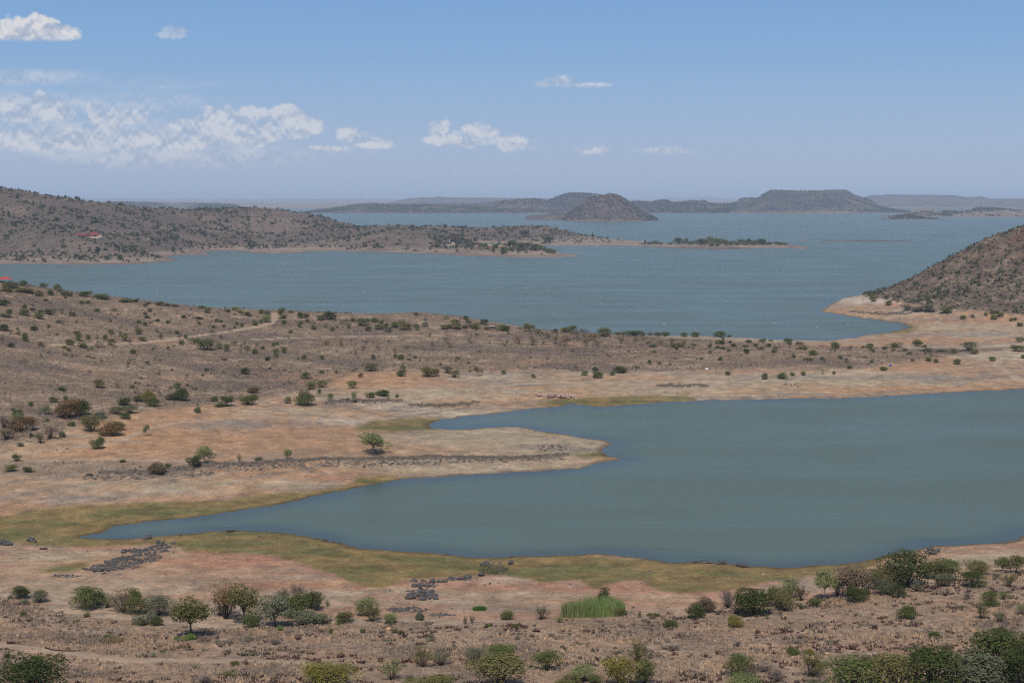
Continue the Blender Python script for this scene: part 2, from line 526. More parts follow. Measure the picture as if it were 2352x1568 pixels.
lake_near = [uY(-2400, 980), uY(-300, 965), uY(0, 960), uY(300, 955), uY(600, 950), uY(800, 955), uY(960, 950), uY(1070, 928), uY(1200, 902), uY(1400, 870)] + \
    [Pz(*p) for p in [(1500, 770), (1600, 771), (1700, 775), (1790, 780), (1900, 782), (1960, 775), (2040, 762), (2090, 752), (2070, 742), (2000, 733),
                      (1940, 725), (1885, 714), (1905, 700), (1930, 686), (1960, 680), (2000, 677)]] + \
    [uY(2040, 1210), uY(2150, 1270), uY(2400, 1340), uY(3000, 1400), uY(4200, 1420)]
LAKE = lake_near + [(9000, 30000), (-9000, 30000)]

def densify(pts, step):
    o = []
    for (x1, y1), (x2, y2) in zip(pts[:-1], pts[1:]):
        n = max(1, int(math.hypot(x2 - x1, y2 - y1) / step))
        o += [(x1 + (x2 - x1) * i / n, y1 + (y2 - y1) * i / n) for i in range(n)]
    return o + [pts[-1]]

ctrl = []
for p in densify(INLET, 22):
    ctrl.append((p[0], p[1], 0.0))
for p in densify(lake_near[1:], 30):
    ctrl.append((p[0], p[1], 0.0))
for u, v, z in [(0, 1000, 6), (0, 900, 10), (0, 800, 17), (0, 720, 25), (300, 1000, 4), (300, 900, 7), (300, 800, 11), (300, 740, 16),
                (630, 1050, 2.6), (630, 950, 3.2), (630, 880, 4.2), (630, 800, 7), (630, 745, 11), (1000, 900, 2.5), (1000, 850, 3.5), (1000, 800, 5),
                (1000, 750, 8.5), (1400, 880, 2.2), (1400, 840, 3.2), (1400, 800, 4), (1800, 870, 1.8), (1800, 830, 4.5), (1880, 805, 6), (1700, 810, 5), (2200, 870, 1.8), (2200, 820, 3.2),
                (2050, 815, 4.5), (2200, 770, 2), (2352, 800, 3.2), (2100, 780, 1.6), (2200, 735, 2.6), (2060, 705, 1.8),
                (0, 1130, 2), (0, 1060, 3.4), (300, 1080, 2.6), (300, 1130, 1.4), (560, 1100, 1.8), (900, 1010, 2.0), (900, 1060, 1.5), (1200, 1010, 1.5), (1200, 1050, 1.3), (1340, 1035, 0.7),
                (0, 1290, 0.8), (0, 1340, 1.4), (0, 1380, 2.2), (0, 1470, 5.5), (0, 1568, 10), (300, 1330, 1.2), (300, 1400, 2.0), (300, 1470, 4.5),
                (700, 1330, 1.0), (700, 1400, 1.9), (700, 1440, 2.8), (700, 1500, 6), (1176, 1360, 1.0), (1176, 1410, 2.0), (1176, 1440, 3.2), (1176, 1500, 6.2), (1176, 1568, 9.5),
                (1600, 1350, 1.0), (1600, 1400, 2.2), (1600, 1440, 4.0), (1600, 1568, 10), (2000, 1330, 1.6), (2000, 1380, 3.4), (2000, 1450, 6.5), (2352, 1290, 2.2), (2352, 1340, 4), (2352, 1400, 6.5), (2352, 1480, 9), (2352, 1568, 12)]:
    x, y = Pz(u, v, z)
    ctrl.append((x, y, z))
for u, v, Y in [(-500, 622, 860), (0, 648, 850), (130, 664, 852), (260, 682, 858), (420, 702, 850), (520, 710, 860), (640, 714, 876), (720, 716, 890), (800, 722, 900), (880, 720, 885), (960, 719, 880),
                (1010, 723, 870), (1070, 732, 862), (1130, 745, 850), (1200, 753, 850), (1290, 761, 850), (1400, 768, 846)]:
    ctrl.append(PY(u, v, Y))
for u, v, Y in [(2040, 663, 1180), (2060, 655, 1178), (2120, 625, 1178), (2180, 592, 1178), (2240, 561, 1180), (2300, 536, 1180), (2352, 522, 1180), (2500, 480, 1170), (2700, 440, 1160), (3100, 470, 1150),
                (2200, 660, 1060), (2300, 640, 1050), (2352, 610, 1070), (2500, 570, 1060), (2150, 685, 1010), (2250, 690, 985), (2352, 700, 960), (2352, 660, 1010), (2600, 640, 1000), (2600, 740, 900)]:
    ctrl.append(PY(u, v, Y))
for x, y, z in [(0, 0, 82.3), (-60, 0, 80), (60, 0, 80), (0, 25, 73), (0, 60, 57), (0, 120, 33), (0, 170, 19), (-80, 120, 33), (80, 120, 34), (-120, 40, 60), (120, 40, 62), (0, -60, 92), (-150, -60, 85), (150, -60, 88),
                (-250, 60, 45), (250, 60, 48), (-160, 200, 13), (160, 200, 16), (-400, 300, 8), (-450, 600, 22), (-700, 850, 40), (-800, 500, 30), (350, 250, 14), (500, 300, 10)]:
    ctrl.append((x, y, z))
ctrl = np.array(ctrl)
near_rbf = rbf_fit(ctrl[:, :2], ctrl[:, 2], 14.0)

def signed_shore(x, y):
    d = np.minimum(seg_dist(x, y, INLET + INLET[:1]), seg_dist(x, y, lake_near))
    w = inpoly(x, y, INLET) | inpoly(x, y, LAKE)
    return np.where(w, -d, d)

s_in = np.linspace(-0.36, 0.36, 560)
s_out = 0.36 + 0.75 * np.linspace(0, 1, 45)[1:] ** 1.6
SG = np.concatenate([-s_out[::-1], s_in, s_out])
APEX = -100.0
vv = np.linspace(1640, 690, 470)
YG = np.concatenate([np.linspace(-70, 205, 34), CAMH * F / (vv - HOR) * 0.98])
YG = YG[np.concatenate([[True], np.diff(YG) > 0])]
YG = np.concatenate([np.unique(YG), YG.max() + np.linspace(6, 380, 40)])
gx = SG[None] * (YG[:, None] - APEX)
gy = np.repeat(YG[:, None], len(SG), 1)
sd0 = signed_shore(gx, gy)
wob = (fbm(gx / 9, gy / 9, 3) - 0.5) * 5.0 + (fbm(gx / 2.5, gy / 2.5, 5) - 0.5) * 1.6
sd = sd0 + wob * np.clip(gy / 500, 0.25, 1.2) * sst(0, 200, gy)
zr = near_rbf(gx, gy)
zn = (fbm(gx / 26, gy / 26, 9) - 0.5) * 1.4 + (fbm(gx / 5, gy / 5, 21) - 0.5) * 0.55
k = 1 - np.exp(-np.maximum(sd, 0) / 5)
gz = np.where(sd > 0, np.maximum(zr, 0.012 * np.minimum(sd, 40)) * k + zn * k * sst(2, 22, sd) * np.clip(zr / 4, 0.25, 1.0) + 0.03 * np.minimum(sd, 3), np.maximum(0.07 * sd, -5) - 0.03)

def cell(arr, x, y, SG_=SG, YG_=YG, apex=APEX):
    s = np.asarray(x, float) / (np.asarray(y, float) - apex)
    i = np.clip(np.searchsorted(YG_, y) - 1, 0, len(YG_) - 2)
    j = np.clip(np.searchsorted(SG_, s) - 1, 0, len(SG_) - 2)
    a = np.clip((y - YG_[i]) / (YG_[i + 1] - YG_[i]), 0, 1)
    b = np.clip((s - SG_[j]) / (SG_[j + 1] - SG_[j]), 0, 1)
    return (arr[i, j] * (1 - a) + arr[i + 1, j] * a) * (1 - b) + (arr[i, j + 1] * (1 - a) + arr[i + 1, j + 1] * a) * b

def hit_near(u, v):
    """where the view ray of a photo pixel meets the near land (first hit; on a crest the nearest land below it)"""
    Y = np.arange(190, 1450, 0.4)
    for dv in range(0, 26):
        x, y, w = ray(u, v + dv)
        t = Y / y
        X, Z = x * t, CAMH + w * t
        tz = cell(gz, X, Y)
        h = np.nonzero(Z <= np.maximum(tz, 0.0))[0]
        if len(h) and tz[h[0]] > 0.0:
            i = h[0]
            return X[i], Y[i], tz[i]
    return None

gu, gv = project(gx, gy, gz)
ju = (fbm(gx / 6, gy / 6, 31) - 0.5) * 34
jv = (fbm(gx / 6, gy / 6, 37) - 0.5) * 16
vb1_pts = np.array([(-600, 1365), (0, 1373), (72, 1382), (154, 1410), (220, 1415), (395, 1439), (517, 1439), (613, 1441), (670, 1435), (730, 1430), (833, 1432), (976, 1429), (1116, 1433), (1270, 1428), (1314, 1420),
                    (1436, 1413), (1576, 1411), (1675, 1397), (1817, 1391), (1883, 1378), (1908, 1371), (2000, 1362), (2077, 1356), (2131, 1341), (2198, 1332), (2264, 1318), (2352, 1310), (3000, 1260)])
vb2_pts = np.array([(-600, 1035), (0, 1022), (80, 1010), (150, 985), (240, 958), (330, 945), (450, 930), (574, 918), (700, 898), (789, 866), (816, 853), (963, 849), (1206, 848), (1400, 853), (1560, 851), (1700, 850),
                    (1850, 847), (2000, 842), (2100, 829), (2200, 814), (2270, 804), (2352, 799), (3000, 790)])
vt2_pts = np.array([(-600, 0), (1440, 0), (1460, 772), (1650, 782), (1780, 790), (1900, 795), (2000, 797), (2100, 800), (2200, 801), (2352, 796), (3000, 790)])
hb_pts = np.array([(1980, 676), (2050, 690), (2120, 704), (2200, 712), (2280, 716), (2352, 724), (3000, 740)])
def vb(pts, u):
    return np.interp(u, pts[:, 0], pts[:, 1])
front = gy < 330
veg1 = np.where(gy < 420, sst(-5, 7, gv + jv - vb(vb1_pts, gu)), 0)
veg1 = np.where(gy < 150, 1, veg1)
hillz = np.where((gu > 1985) & (gy > 880), sst(-4, 5, vb(hb_pts, gu) - gv + jv * 0.5), 0)
veg2 = np.where((gy > 400), sst(-8, 10, vb(vb2_pts, gu) - gv - jv) * sst(-3, 3, gv - vb(vt2_pts, gu) + jv * 0.3), 0)
veg2 = np.where((gu > 1985) & (gv < 760), 0, veg2)
veg2 = np.maximum(veg2, np.where((gy > 350) & (gu < 1440) & (gv > vb(vb2_pts, gu) + 200), 0, veg2))
strip = np.where((gy > 380) & (gy < 560), sst(0, 8, gv - 1057 + jv) * sst(0, 8, 1096 - gv - jv * .7 - np.maximum(gu - 330, 0) * .12) * sst(0, 80, 520 - gu), 0)
def poly_mask(poly, ju_=ju, jv_=jv):
    m = np.zeros(gx.shape)
    off = ((1, 1, 0, 0), (.55, .7, 4, 2), (1.3, .5, -4, -2), (.8, 1.4, 7, -1.5), (.7, .9, -7, 1.5), (1.1, .8, 2, 3.5), (.9, .6, -2, -3.5), (.4, .4, 0, 1))
    for a, b, p, q in off:
        m += inpoly(gu + ju_ * a + p, gv + jv_ * b * 0.6 + q, poly)
    return m / len(off)
OL_UP = [(-500, 1200), (0, 1186), (80, 1170), (188, 1160), (295, 1156), (430, 1152), (510, 1149), (604, 1134), (650, 1130), (720, 1128), (790, 1116), (820, 1094), (900, 1090), (930, 1096), (860, 1118), (700, 1155), (520, 1185), (330, 1205), (240, 1235), (0, 1246), (-500, 1250)]
OL_LOW = [(0, 1240), (190, 1234), (330, 1238), (376, 1232), (460, 1216), (640, 1216), (760, 1240), (860, 1256), (1080, 1276), (1300, 1272), (1540, 1286), (1790, 1298), (1950, 1288), (2062, 1268), (1993, 1306), (1891, 1316),
          (1818, 1327), (1708, 1350), (1642, 1356), (1565, 1363), (1519, 1358), (1466, 1331), (1436, 1333), (1387, 1341), (1376, 1355), (1348, 1349), (1343, 1338), (1326, 1330), (1270, 1337), (1238, 1338), (1216, 1330), (1161, 1321),
          (1098, 1322), (950, 1328), (921, 1336), (883, 1349), (843, 1349), (810, 1338), (770, 1320), (700, 1300), (640, 1278), (574, 1268), (510, 1272), (430, 1266), (376, 1246), (330, 1250), (200, 1256), (90, 1254)]
OL_MISC = [[(800, 986), (860, 965), (960, 958), (1020, 962), (1000, 975), (1010, 986), (900, 992)], [(1230, 925), (1300, 915), (1400, 910), (1580, 908), (1600, 918), (1440, 930), (1340, 934), (1250, 932)],
           [(1320, 1043), (1360, 1036), (1410, 1042), (1400, 1052), (1340, 1050)], [(1960, 742), (2030, 738), (2110, 748), (2090, 765), (2000, 768)], [(80, 1312), (140, 1297), (200, 1290), (190, 1306), (120, 1316)], [(1330, 1000), (1300, 995), (1240, 990), (1260, 998)]]
olive = np.where((gy < 420) & (gy > 200), np.maximum(poly_mask(OL_UP), poly_mask(OL_LOW)), 0)
olive = np.maximum(olive, np.where((gy > 380) & (gy < 560), poly_mask(OL_UP), 0))
for p in OL_MISC:
    olive = np.maximum(olive, poly_mask(p, ju * .6, jv * .6))
def C(*c):
    return np.array(c)
def mixc(col, c2, f):
    return col * (1 - f[..., None]) + np.asarray(c2) * f[..., None]
n1 = fbm(gx / 40, gy / 22, 41); n2 = fbm(gx / 11, gy / 7, 43); n3 = fbm(gx / 90, gy / 45, 47); n4 = fbm(gx / 3.0, gy / 3.0, 49, 3)
strand = fbm(sd0 / 2.2 + n2 * 2.0, (gx + gy * .3) / 60, 53, 3)           # old water lines run along the shore
col = np.zeros(gx.shape + (3,)) + C(.320, .232, .152)
col = mixc(col, C(.385, .300, .210), sst(.45, .66, n1))
col = mixc(col, C(.345, .200, .110), sst(.47, .62, n3) * .85)
col = mixc(col, C(.200, .165, .135), sst(.54, .68, strand) * .65)
col = mixc(col, C(.450, .365, .275), sst(.42, .28, strand) * sst(.45, .65, n2) * .6)
col = mixc(col, C(.185, .155, .130), sst(.58, .70, n2) * .6)
PATCH = [  # u, v, ru, rv, colour, strength : soil colours seen on the shore
    (430, 962, 240, 30, 'o', .8), (600, 1018, 340, 26, 'o', .75), (300, 1010, 170, 42, 'o', .8), (850, 872, 160, 20, 'o', .85), (720, 987, 150, 12, 'o', .8), (150, 1040, 200, 16, 'o', .7),
    (505, 976, 90, 12, 'g', .75), (590, 974, 110, 10, 'g', .6), (805, 963, 80, 7, 'w', .6), (640, 948, 160, 10, 't', .7), (1000, 905, 190, 18, 't', .8), (1150, 1012, 240, 26, 't', .85), (1260, 1030, 120, 12, 'g', .4), (1000, 1035, 160, 14, 'o', .45),
    (440, 1132, 90, 8, 'w', .7), (250, 1118, 260, 16, 't', .7), (120, 1140, 240, 14, 'g', .45), (620, 1110, 160, 14, 't', .6), (560, 1136, 120, 7, 'o', .6), (760, 1095, 120, 12, 'r', .45), (930, 1072, 160, 12, 't', .7), (1200, 1068, 160, 9, 't', .8),
    (1500, 898, 260, 14, 't', .8), (1900, 878, 320, 16, 't', .85), (1800, 866, 300, 7, 'g', .5), (2150, 868, 160, 9, 'g', .55), (1450, 868, 200, 7, 'o', .6), (1800, 852, 300, 6, 'o', .6), (2150, 838, 220, 12, 'o', .65), (2100, 893, 260, 7, 'o', .7), (1330, 900, 80, 10, 'o', .5), (2270, 842, 90, 9, 'g', .5),
    (1990, 690, 90, 9, 'w', .7), (2090, 702, 90, 6, 'r', .6), (2150, 782, 220, 10, 'o', .7), (2200, 752, 160, 9, 't', .7), (2280, 735, 120, 6, 'r', .5), (1980, 722, 100, 9, 'o', .5), (2250, 768, 120, 6, 'g', .4),
    (560, 1292, 150, 22, 'r', .7), (280, 1290, 160, 16, 'o', .8), (110, 1272, 140, 16, 't', .6), (330, 1268, 50, 5, 'o', .8), (560, 1348, 130, 11, 'b', .6), (900, 1368, 260, 12, 't', .5), (200, 1350, 220, 14, 't', .5), (760, 1340, 160, 12, 'o', .6), (1050, 1345, 180, 9, 'r', .6), (1250, 1350, 160, 10, 'r', .7), (1450, 1352, 90, 12, 'r', .6), (1400, 1380, 260, 12, 'o', .5), (2200, 1275, 200, 20, 't', .7), (2000, 1320, 120, 12, 'o', .6)]
PCOL = {'o': (.355, .205, .112), 'g': (.215, .180, .148), 'w': (.460, .380, .300), 't': (.345, .268, .178), 'r': (.345, .170, .105), 'b': (.205, .135, .092)}
mudz = np.where((gy < 345) & (gy > 200), 1.0, 0)
col = mixc(col, C(.335, .232, .155), mudz * .55)
for pu, pv, ru, rv, pk, ps in PATCH:
    e_ = ((gu + ju * .9 - pu) / ru) ** 2 + ((gv + jv * .8 - pv) / rv) ** 2
    col = mixc(col, PCOL[pk], np.where((gy > 190), np.exp(-np.maximum(e_, 0) ** 1.5 * .9) * ps * (.55 + .75 * sst(.3, .6, n2)), 0).clip(0, 1))
flat_mud = np.where((gy < 345) & (gy > 200), 1.0, 0) * (1 - veg1)
col = mixc(col, C(.330, .165, .100), flat_mud * sst(.48, .66, fbm(gx / 25, gy / 8, 59)) * .5)
ol_c = mixc(np.zeros_like(col) + C(.180, .128, .048), C(.118, .112, .040), sst(.42, .62, fbm(gx / 12, gy / 5, 61)))
crust = np.where((gy < 345) & (gy > 200), np.clip(sum(inpoly(gu + ju, gv - o_ + jv, OL_LOW) * 1.0 for o_ in (3, 7, 11, 15)) / 4, 0, 1), 0) * sst(.35, .55, fbm(gx / 9, gy / 5, 143))
col = mixc(col, C(.350, .175, .115), crust * .75)
ol_c = mixc(ol_c, C(.215, .150, .062), sst(.46, .66, fbm(gx / 9, gy / 4, 145)) * .55)
col = mixc(col, ol_c, olive * .93)
col = mixc(col, C(.208, .146, .098), veg2)
col = mixc(col, C(.300, .215, .145), veg2 * sst(.50, .66, n2) * .8)
col = mixc(col, C(.130, .098, .078), veg2 * sst(.52, .68, n1) * .7)
col = mixc(col, C(.29, .165, .095), veg2 * sst(.58, .70, n3) * sst(.45, .6, n2) * .6)
col = mixc(col, C(.130, .092, .069), hillz)
col = mixc(col, C(.225, .165, .115), hillz * sst(.52, .68, n2) * .8)
col = mixc(col, C(.145, .075, .048), hillz * sst(.5, .62, fbm(gx / 14, gy / 14, 67)) * sst(30, 55, gz))
col = mixc(col, C(.285, .200, .138), veg1)
col = mixc(col, C(.33, .210, .130), veg1 * sst(.52, .66, n2) * .85)
col = mixc(col, C(.25, .18, .125), strip)
wet = np.where(gy < 420, sst(2.6, 0.5, sd), sst(3.5, 0.6, sd) * .8)
col = mixc(col, C(.105, .066, .030), wet * .85)
col = mixc(col, C(.05, .045, .03), sst(0.3, -0.4, sd))
col *= (0.70 + 0.60 * n4)[..., None]
# dirt tracks
ROADS = [('M1', [(460, 640), (620, 640), (900, 632), (1130, 628), (1300, 612), (1440, 600), (1500, 588), (1700, 560), (1900, 535), (2100, 502), (2200, 485), (2300, 460), (2340, 420), (2345, 372)], 2.6),
         ('M2', [(0, 382), (300, 370), (700, 358), (1000, 350), (1300, 348), (1850, 345)], 1.7),
         ('L1', [(0, 580), (300, 548), (600, 515), (780, 495), (900, 485), (1000, 460), (1100, 420), (1200, 380), (1300, 350), (1450, 310), (1700, 285), (2000, 270), (2300, 255)], 1.6),
         ('L1', [(130, 612), (500, 622), (1000, 618), (1500, 625), (1700, 615)], 1.2),
         ('A', [(0, 790), (300, 815), (600, 850), (900, 890), (1200, 920), (1500, 940), (1900, 945), (2352, 945)], 1.7),
         ('B', [(250, 948), (700, 955), (1100, 965)], 1.2),
         ('M4', [(700, 905), (1000, 890), (1300, 875), (1600, 860), (1900, 835), (2130, 815), (2140, 770), (2080, 700)], 1.8),
         ('M4', [(2130, 815), (2200, 870), (2300, 940), (2352, 960)], 1.8),
         ('M4', [(2250, 490), (2200, 525), (2280, 545), (2150, 575), (2000, 610)], 1.6)]
road_m = np.zeros(gx.shape)
road_lines = []
for fr, pts, wd in ROADS:
    w_ = [hit_near(*fx(fr, *p)) for p in pts]
    w_ = [(p[0], p[1]) for p in w_ if p]
    road_lines.append((w_, wd))
    d = seg_dist(gx, gy, w_)
    dn = d + (n4 - .5) * 1.0
    m = sst(wd + .7, wd * .6, dn)
    road_m = np.maximum(road_m, m)
    mid = sst(.55, .1, d) * m
    col = mixc(col, C(.37, .265, .18), m * .85)
    col = mixc(col, C(.25, .18, .125), mid * .35)
scrub = np.clip(veg2 * 1.0 + hillz * 1.0 + veg1 * .55 + .18, 0, 1) * (1 - road_m) * (1 - olive * .9)
gf = grid_faces(len(YG), len(SG))
keep = (sd.ravel()[gf] > -30).any(1)
gf = gf[keep]
me = np_mesh('ground', np.stack([gx, gy, gz], -1), gf, col.reshape(-1, 3), {'scrub': scrub}, smooth=True)
link('ground', me, MAT_GROUND, kind='structure', label='bare tan and red-brown shore with dry scrub slopes round the inlet')

# ------------------------------------------------------------------ lake
def water_mat():
    m, nt = new_mat('lake_water')
    out = N(nt, 'ShaderNodeOutputMaterial')
    b = N(nt, 'ShaderNodeBsdfPrincipled', inp={'IOR': 1.33, 'Specular IOR Level': 0.18})
    at = N(nt, 'ShaderNodeAttribute', attribute_name='open')
    wc = N(nt, 'ShaderNodeMix', data_type='RGBA')            # dark reflection of the calm margin painted into the base colour, fading to open water
    wc.inputs[6].default_value = (.048, .064, .066, 1); wc.inputs[7].default_value = (*WATER_COL, 1)
    nt.links.new(at.outputs['Fac'], wc.inputs[0]); nt.links.new(wc.outputs[2], b.inputs['Base Color'])
    tc = N(nt, 'ShaderNodeTexCoord')
    def noise(scale, detail, rough, stretch, rot=0.0):
        mp = N(nt, 'ShaderNodeMapping')
        mp.inputs['Scale'].default_value = stretch
        mp.inputs['Rotation'].default_value = (0, 0, rot)
        nt.links.new(tc.outputs['Object'], mp.inputs[0])
        n = N(nt, 'ShaderNodeTexNoise', inp={'Scale': scale, 'Detail': detail, 'Roughness': rough})
        nt.links.new(mp.outputs[0], n.inputs['Vector'])
        return n.outputs['Fac']
    w1 = noise(0.32, 3.0, 0.6, (0.35, 1.0, 1.0), math.radians(-12))
    w2 = noise(1.1, 2.0, 0.5, (0.4, 1.0, 1.0), math.radians(9))
    gust = noise(0.006, 4.0, 0.6, (0.6, 1.0, 1.0), math.radians(-20))
    gust2 = noise(0.028, 4.0, 0.62, (0.35, 1.0, 1.0), math.radians(-14))
    def mr(s_, a, b_, c, d):
        q = N(nt, 'ShaderNodeMapRange', inp={'From Min': a, 'From Max': b_, 'To Min': c, 'To Max': d})
        nt.links.new(s_, q.inputs['Value'])
        return q.outputs[0]
    g = math_n(nt, 'MULTIPLY', mr(gust, 0.35, 0.65, 0.7, 1.2), mr(gust2, 0.35, 0.65, 0.45, 1.45))
    st = math_n(nt, 'MULTIPLY', at.outputs['Fac'], g)
    h = math_n(nt, 'MULTIPLY', math_n(nt, 'ADD', w1, math_n(nt, 'MULTIPLY', w2, 0.35)), st)
    bp = N(nt, 'ShaderNodeBump', inp={'Strength': 1.0, 'Distance': WATER_BUMP})
    nt.links.new(h, bp.inputs['Height'])
    nt.links.new(bp.outputs[0], b.inputs['Normal'])
    nt.links.new(mr(st, 0.0, 1.3, 0.22, 0.34), b.inputs['Roughness'])
    nt.links.new(b.outputs[0], out.inputs[0])
    return m
WATER_COL, WATER_BUMP = (0.088, 0.118, 0.088), 0.35
MAT_WATER = water_mat()
WY = np.concatenate([np.linspace(215, 1400, 330), 1400 * (14.0 ** np.linspace(0, 1, 70)[1:])])
WS = np.concatenate([-1.6 + 1.2 * np.linspace(0, 1, 16)[:-1], np.linspace(-0.4, 0.4, 200), 0.4 + 1.2 * np.linspace(0, 1, 16)[1:]])
wx = WS[None] * (WY[:, None] - APEX); wy = np.repeat(WY[:, None], len(WS), 1)
wsd = -np.where(wy < 1500, cell(sd, wx, wy), -300)
opn = 0.25 + 0.75 * sst(0, 1, np.clip((wsd + (fbm(wx / 18, wy / 9, 141) - .5) * 10) / 13, 0, 1))
me = np_mesh('lake', np.stack([wx, wy, np.zeros_like(wx)], -1), grid_faces(len(WY), len(WS)), attrs={'open': opn}, smooth=True)
link('lake', me, MAT_WATER, kind='structure', label='grey-green rippled reservoir water')

# ------------------------------------------------------------------ far shore (2 to 3 km): hills, point, low island
far_pts = [(-500, 600), (0, 606), (100, 607), (200, 608), (300, 607), (350, 603), (414, 598), (395, 594), (382, 589), (430, 586), (486, 585), (484, 583), (462, 577), (520, 576), (564, 578),
           (578, 582), (650, 583), (703, 580), (706, 578), (762, 577), (843, 578), (950, 582), (1044, 586), (1111, 588.6), (1206, 591.3), (1275, 591), (1347, 589), (1300, 583), (1260, 577), (1200, 570), (1120, 565),
           (1085, 562), (1090, 560), (1140, 560), (1222, 563), (1286, 564.3), (1337, 565), (1400, 564.8), (1471, 566), (1538, 570), (1643, 572.3), (1670, 573), (1731, 570), (1810, 569.6), (1845, 571.4), (1856, 570), (1852, 567),
           (1819, 562.3), (1775, 560.5), (1650, 558), (1546, 559), (1492, 561.5), (1478, 561), (1487, 557), (1481, 554.7), (1455, 553), (1420, 550)]
FARP = [Pz(*p) for p in far_pts] + [uY(1377, 2960), uY(1300, 3080), uY(1200, 3120), uY(1100, 3050), uY(900, 3060), uY(830, 3060), uY(760, 3150), uY(640, 3300), uY(560, 3400), uY(400, 3350), uY(200, 3200), uY(0, 3000), uY(-500, 2900)]
fc = [(p[0], p[1], 0.0) for p in densify(FARP, 60)]
for u, Y, z in [(-300, 2300, 110), (-300, 2050, 45), (0, 2400, 95), (0, 2300, 80), (0, 2150, 52), (0, 2000, 28), (0, 1900, 10), (60, 2420, 91), (100, 2430, 84), (150, 2450, 80), (220, 2500, 72), (300, 2550, 63.7), (360, 2600, 56), (400, 2650, 56.4),
                (150, 2250, 55), (150, 2050, 28), (150, 1920, 10), (300, 2350, 42), (300, 2150, 25), (300, 1950, 10), (400, 2400, 30), (400, 2220, 14), (440, 2750, 57), (520, 2900, 58), (560, 3000, 59), (640, 2900, 57.4), (700, 2850, 51), (760, 2800, 37),
                (800, 2800, 24), (835, 2800, 20), (500, 2600, 28), (560, 2600, 26), (640, 2600, 22), (700, 2500, 12), (560, 2350, 7), (640, 2300, 4), (760, 2500, 10), (860, 2700, 24), (900, 2650, 31.5), (960, 2650, 30), (1020, 2650, 27), (1100, 2750, 22),
                (1060, 2500, 12), (890, 2350, 23), (950, 2350, 21), (830, 2300, 9), (1010, 2350, 13), (1040, 2275, 6.5), (1100, 2268, 6.5), (1180, 2240, 6), (1230, 2215, 4.5), (1280, 2185, 2.5), (1160, 2850, 22), (1210, 2900, 26), (1270, 2900, 20), (1340, 2900, 6),
                (1300, 2750, 5), (1200, 2650, 7), (1150, 2600, 7), (1400, 2750, 1.5), (1600, 2340, 2.8), (1700, 2330, 2.6), (1800, 2330, 1.5)]:
    x, y = uY(u, Y)
    fc.append((x, y, z))
fc = np.array(fc)
far_rbf = rbf_fit(fc[:, :2], fc[:, 2], 45.0)
FY = np.concatenate([np.linspace(1690, 2500, 210), np.linspace(2510, 3450, 120)])
FSG = np.concatenate([np.linspace(-0.62, -0.39, 30)[:-1], np.linspace(-0.39, 0.24, 460)])
hx = FSG[None] * (FY[:, None] - APEX); hy = np.repeat(FY[:, None], len(FSG), 1)
fsd = np.where(inpoly(hx, hy, FARP), 1, -1) * seg_dist(hx, hy, FARP + FARP[:1])
fsd = fsd + (fbm(hx / 24, hy / 24, 71) - .5) * 16
fzr = far_rbf(hx, hy)
kf = 1 - np.exp(-np.maximum(fsd, 0) / 14)
fzn = (fbm(hx / 90, hy / 90, 73) - .5) * 9 * np.clip(fzr / 30, .12, 1) + (fbm(hx / 22, hy / 22, 79) - .5) * 2.2 * np.clip(fzr / 12, .2, 1)
hz_ = np.where(fsd > 0, np.maximum(fzr, 0.02 * np.minimum(fsd, 60)) * kf + fzn * kf + .08 * np.minimum(fsd, 6), np.maximum(.1 * fsd, -4) - .05)
def fcell(arr, x, y):
    return cell(arr, x, y, FSG, FY, APEX)
def hit_far(u, v):
    Y = np.arange(1700, 3400, 1.0)
    for dv in range(0, 14):
        x, y, w = ray(u, v + dv * .5)
        t = Y / y
        X, Z = x * t, CAMH + w * t
        tz = fcell(hz_, X, Y)
        h = np.nonzero(Z <= np.maximum(tz, 0.0))[0]
        if len(h) and tz[h[0]] > 0:
            i = h[0]
            return X[i], Y[i], tz[i]
    return None
fu, fv = project(hx, hy, hz_)
m1 = fbm(hx / 60, hy / 60, 81); m2 = fbm(hx / 18, hy / 18, 83); m3 = fbm(hx / 160, hy / 160, 87)
steep = np.clip(hz_ / 14, 0, 1)
fcol = np.zeros(hx.shape + (3,)) + C(.245, .186, .140)
fcol = mixc(fcol, C(.128, .094, .073), sst(2.2, 7, hz_ + (m2 - .5) * 5))
fcol = mixc(fcol, C(.180, .133, .100), sst(.5, .66, m1) * .8)
fcol = mixc(fcol, C(.115, .092, .070), sst(.55, .7, m3) * sst(4, 14, hz_) * .6)
fcol = mixc(fcol, C(.33, .25, .185), sst(.6, .72, m2) * sst(9, 3, hz_) * .7)
fstr = fbm(fsd / 6 + m2, hx / 160, 89, 3)
fcol = mixc(fcol, C(.125, .092, .082), sst(.46, .58, fstr) * sst(60, 12, fsd) * .85)
fcol = mixc(fcol, C(.20, .125, .10), sst(.5, .62, m1) * sst(40, 10, fsd) * .6)
fcol = mixc(fcol, C(.09, .065, .055), sst(5, 1, fsd) * .8)
fscr = sst(2, 9, hz_) * .9
ff = grid_faces(len(FY), len(FSG))
ff = ff[(fsd.ravel()[ff] > -14).any(1)]
me = np_mesh('far_shore', np.stack([hx, hy, hz_], -1), ff, fcol.reshape(-1, 3), {'scrub': fscr}, smooth=True)
link('far_shore', me, MAT_HILL, kind='structure', label='bush-dotted brown hills, point and low island across the bay')

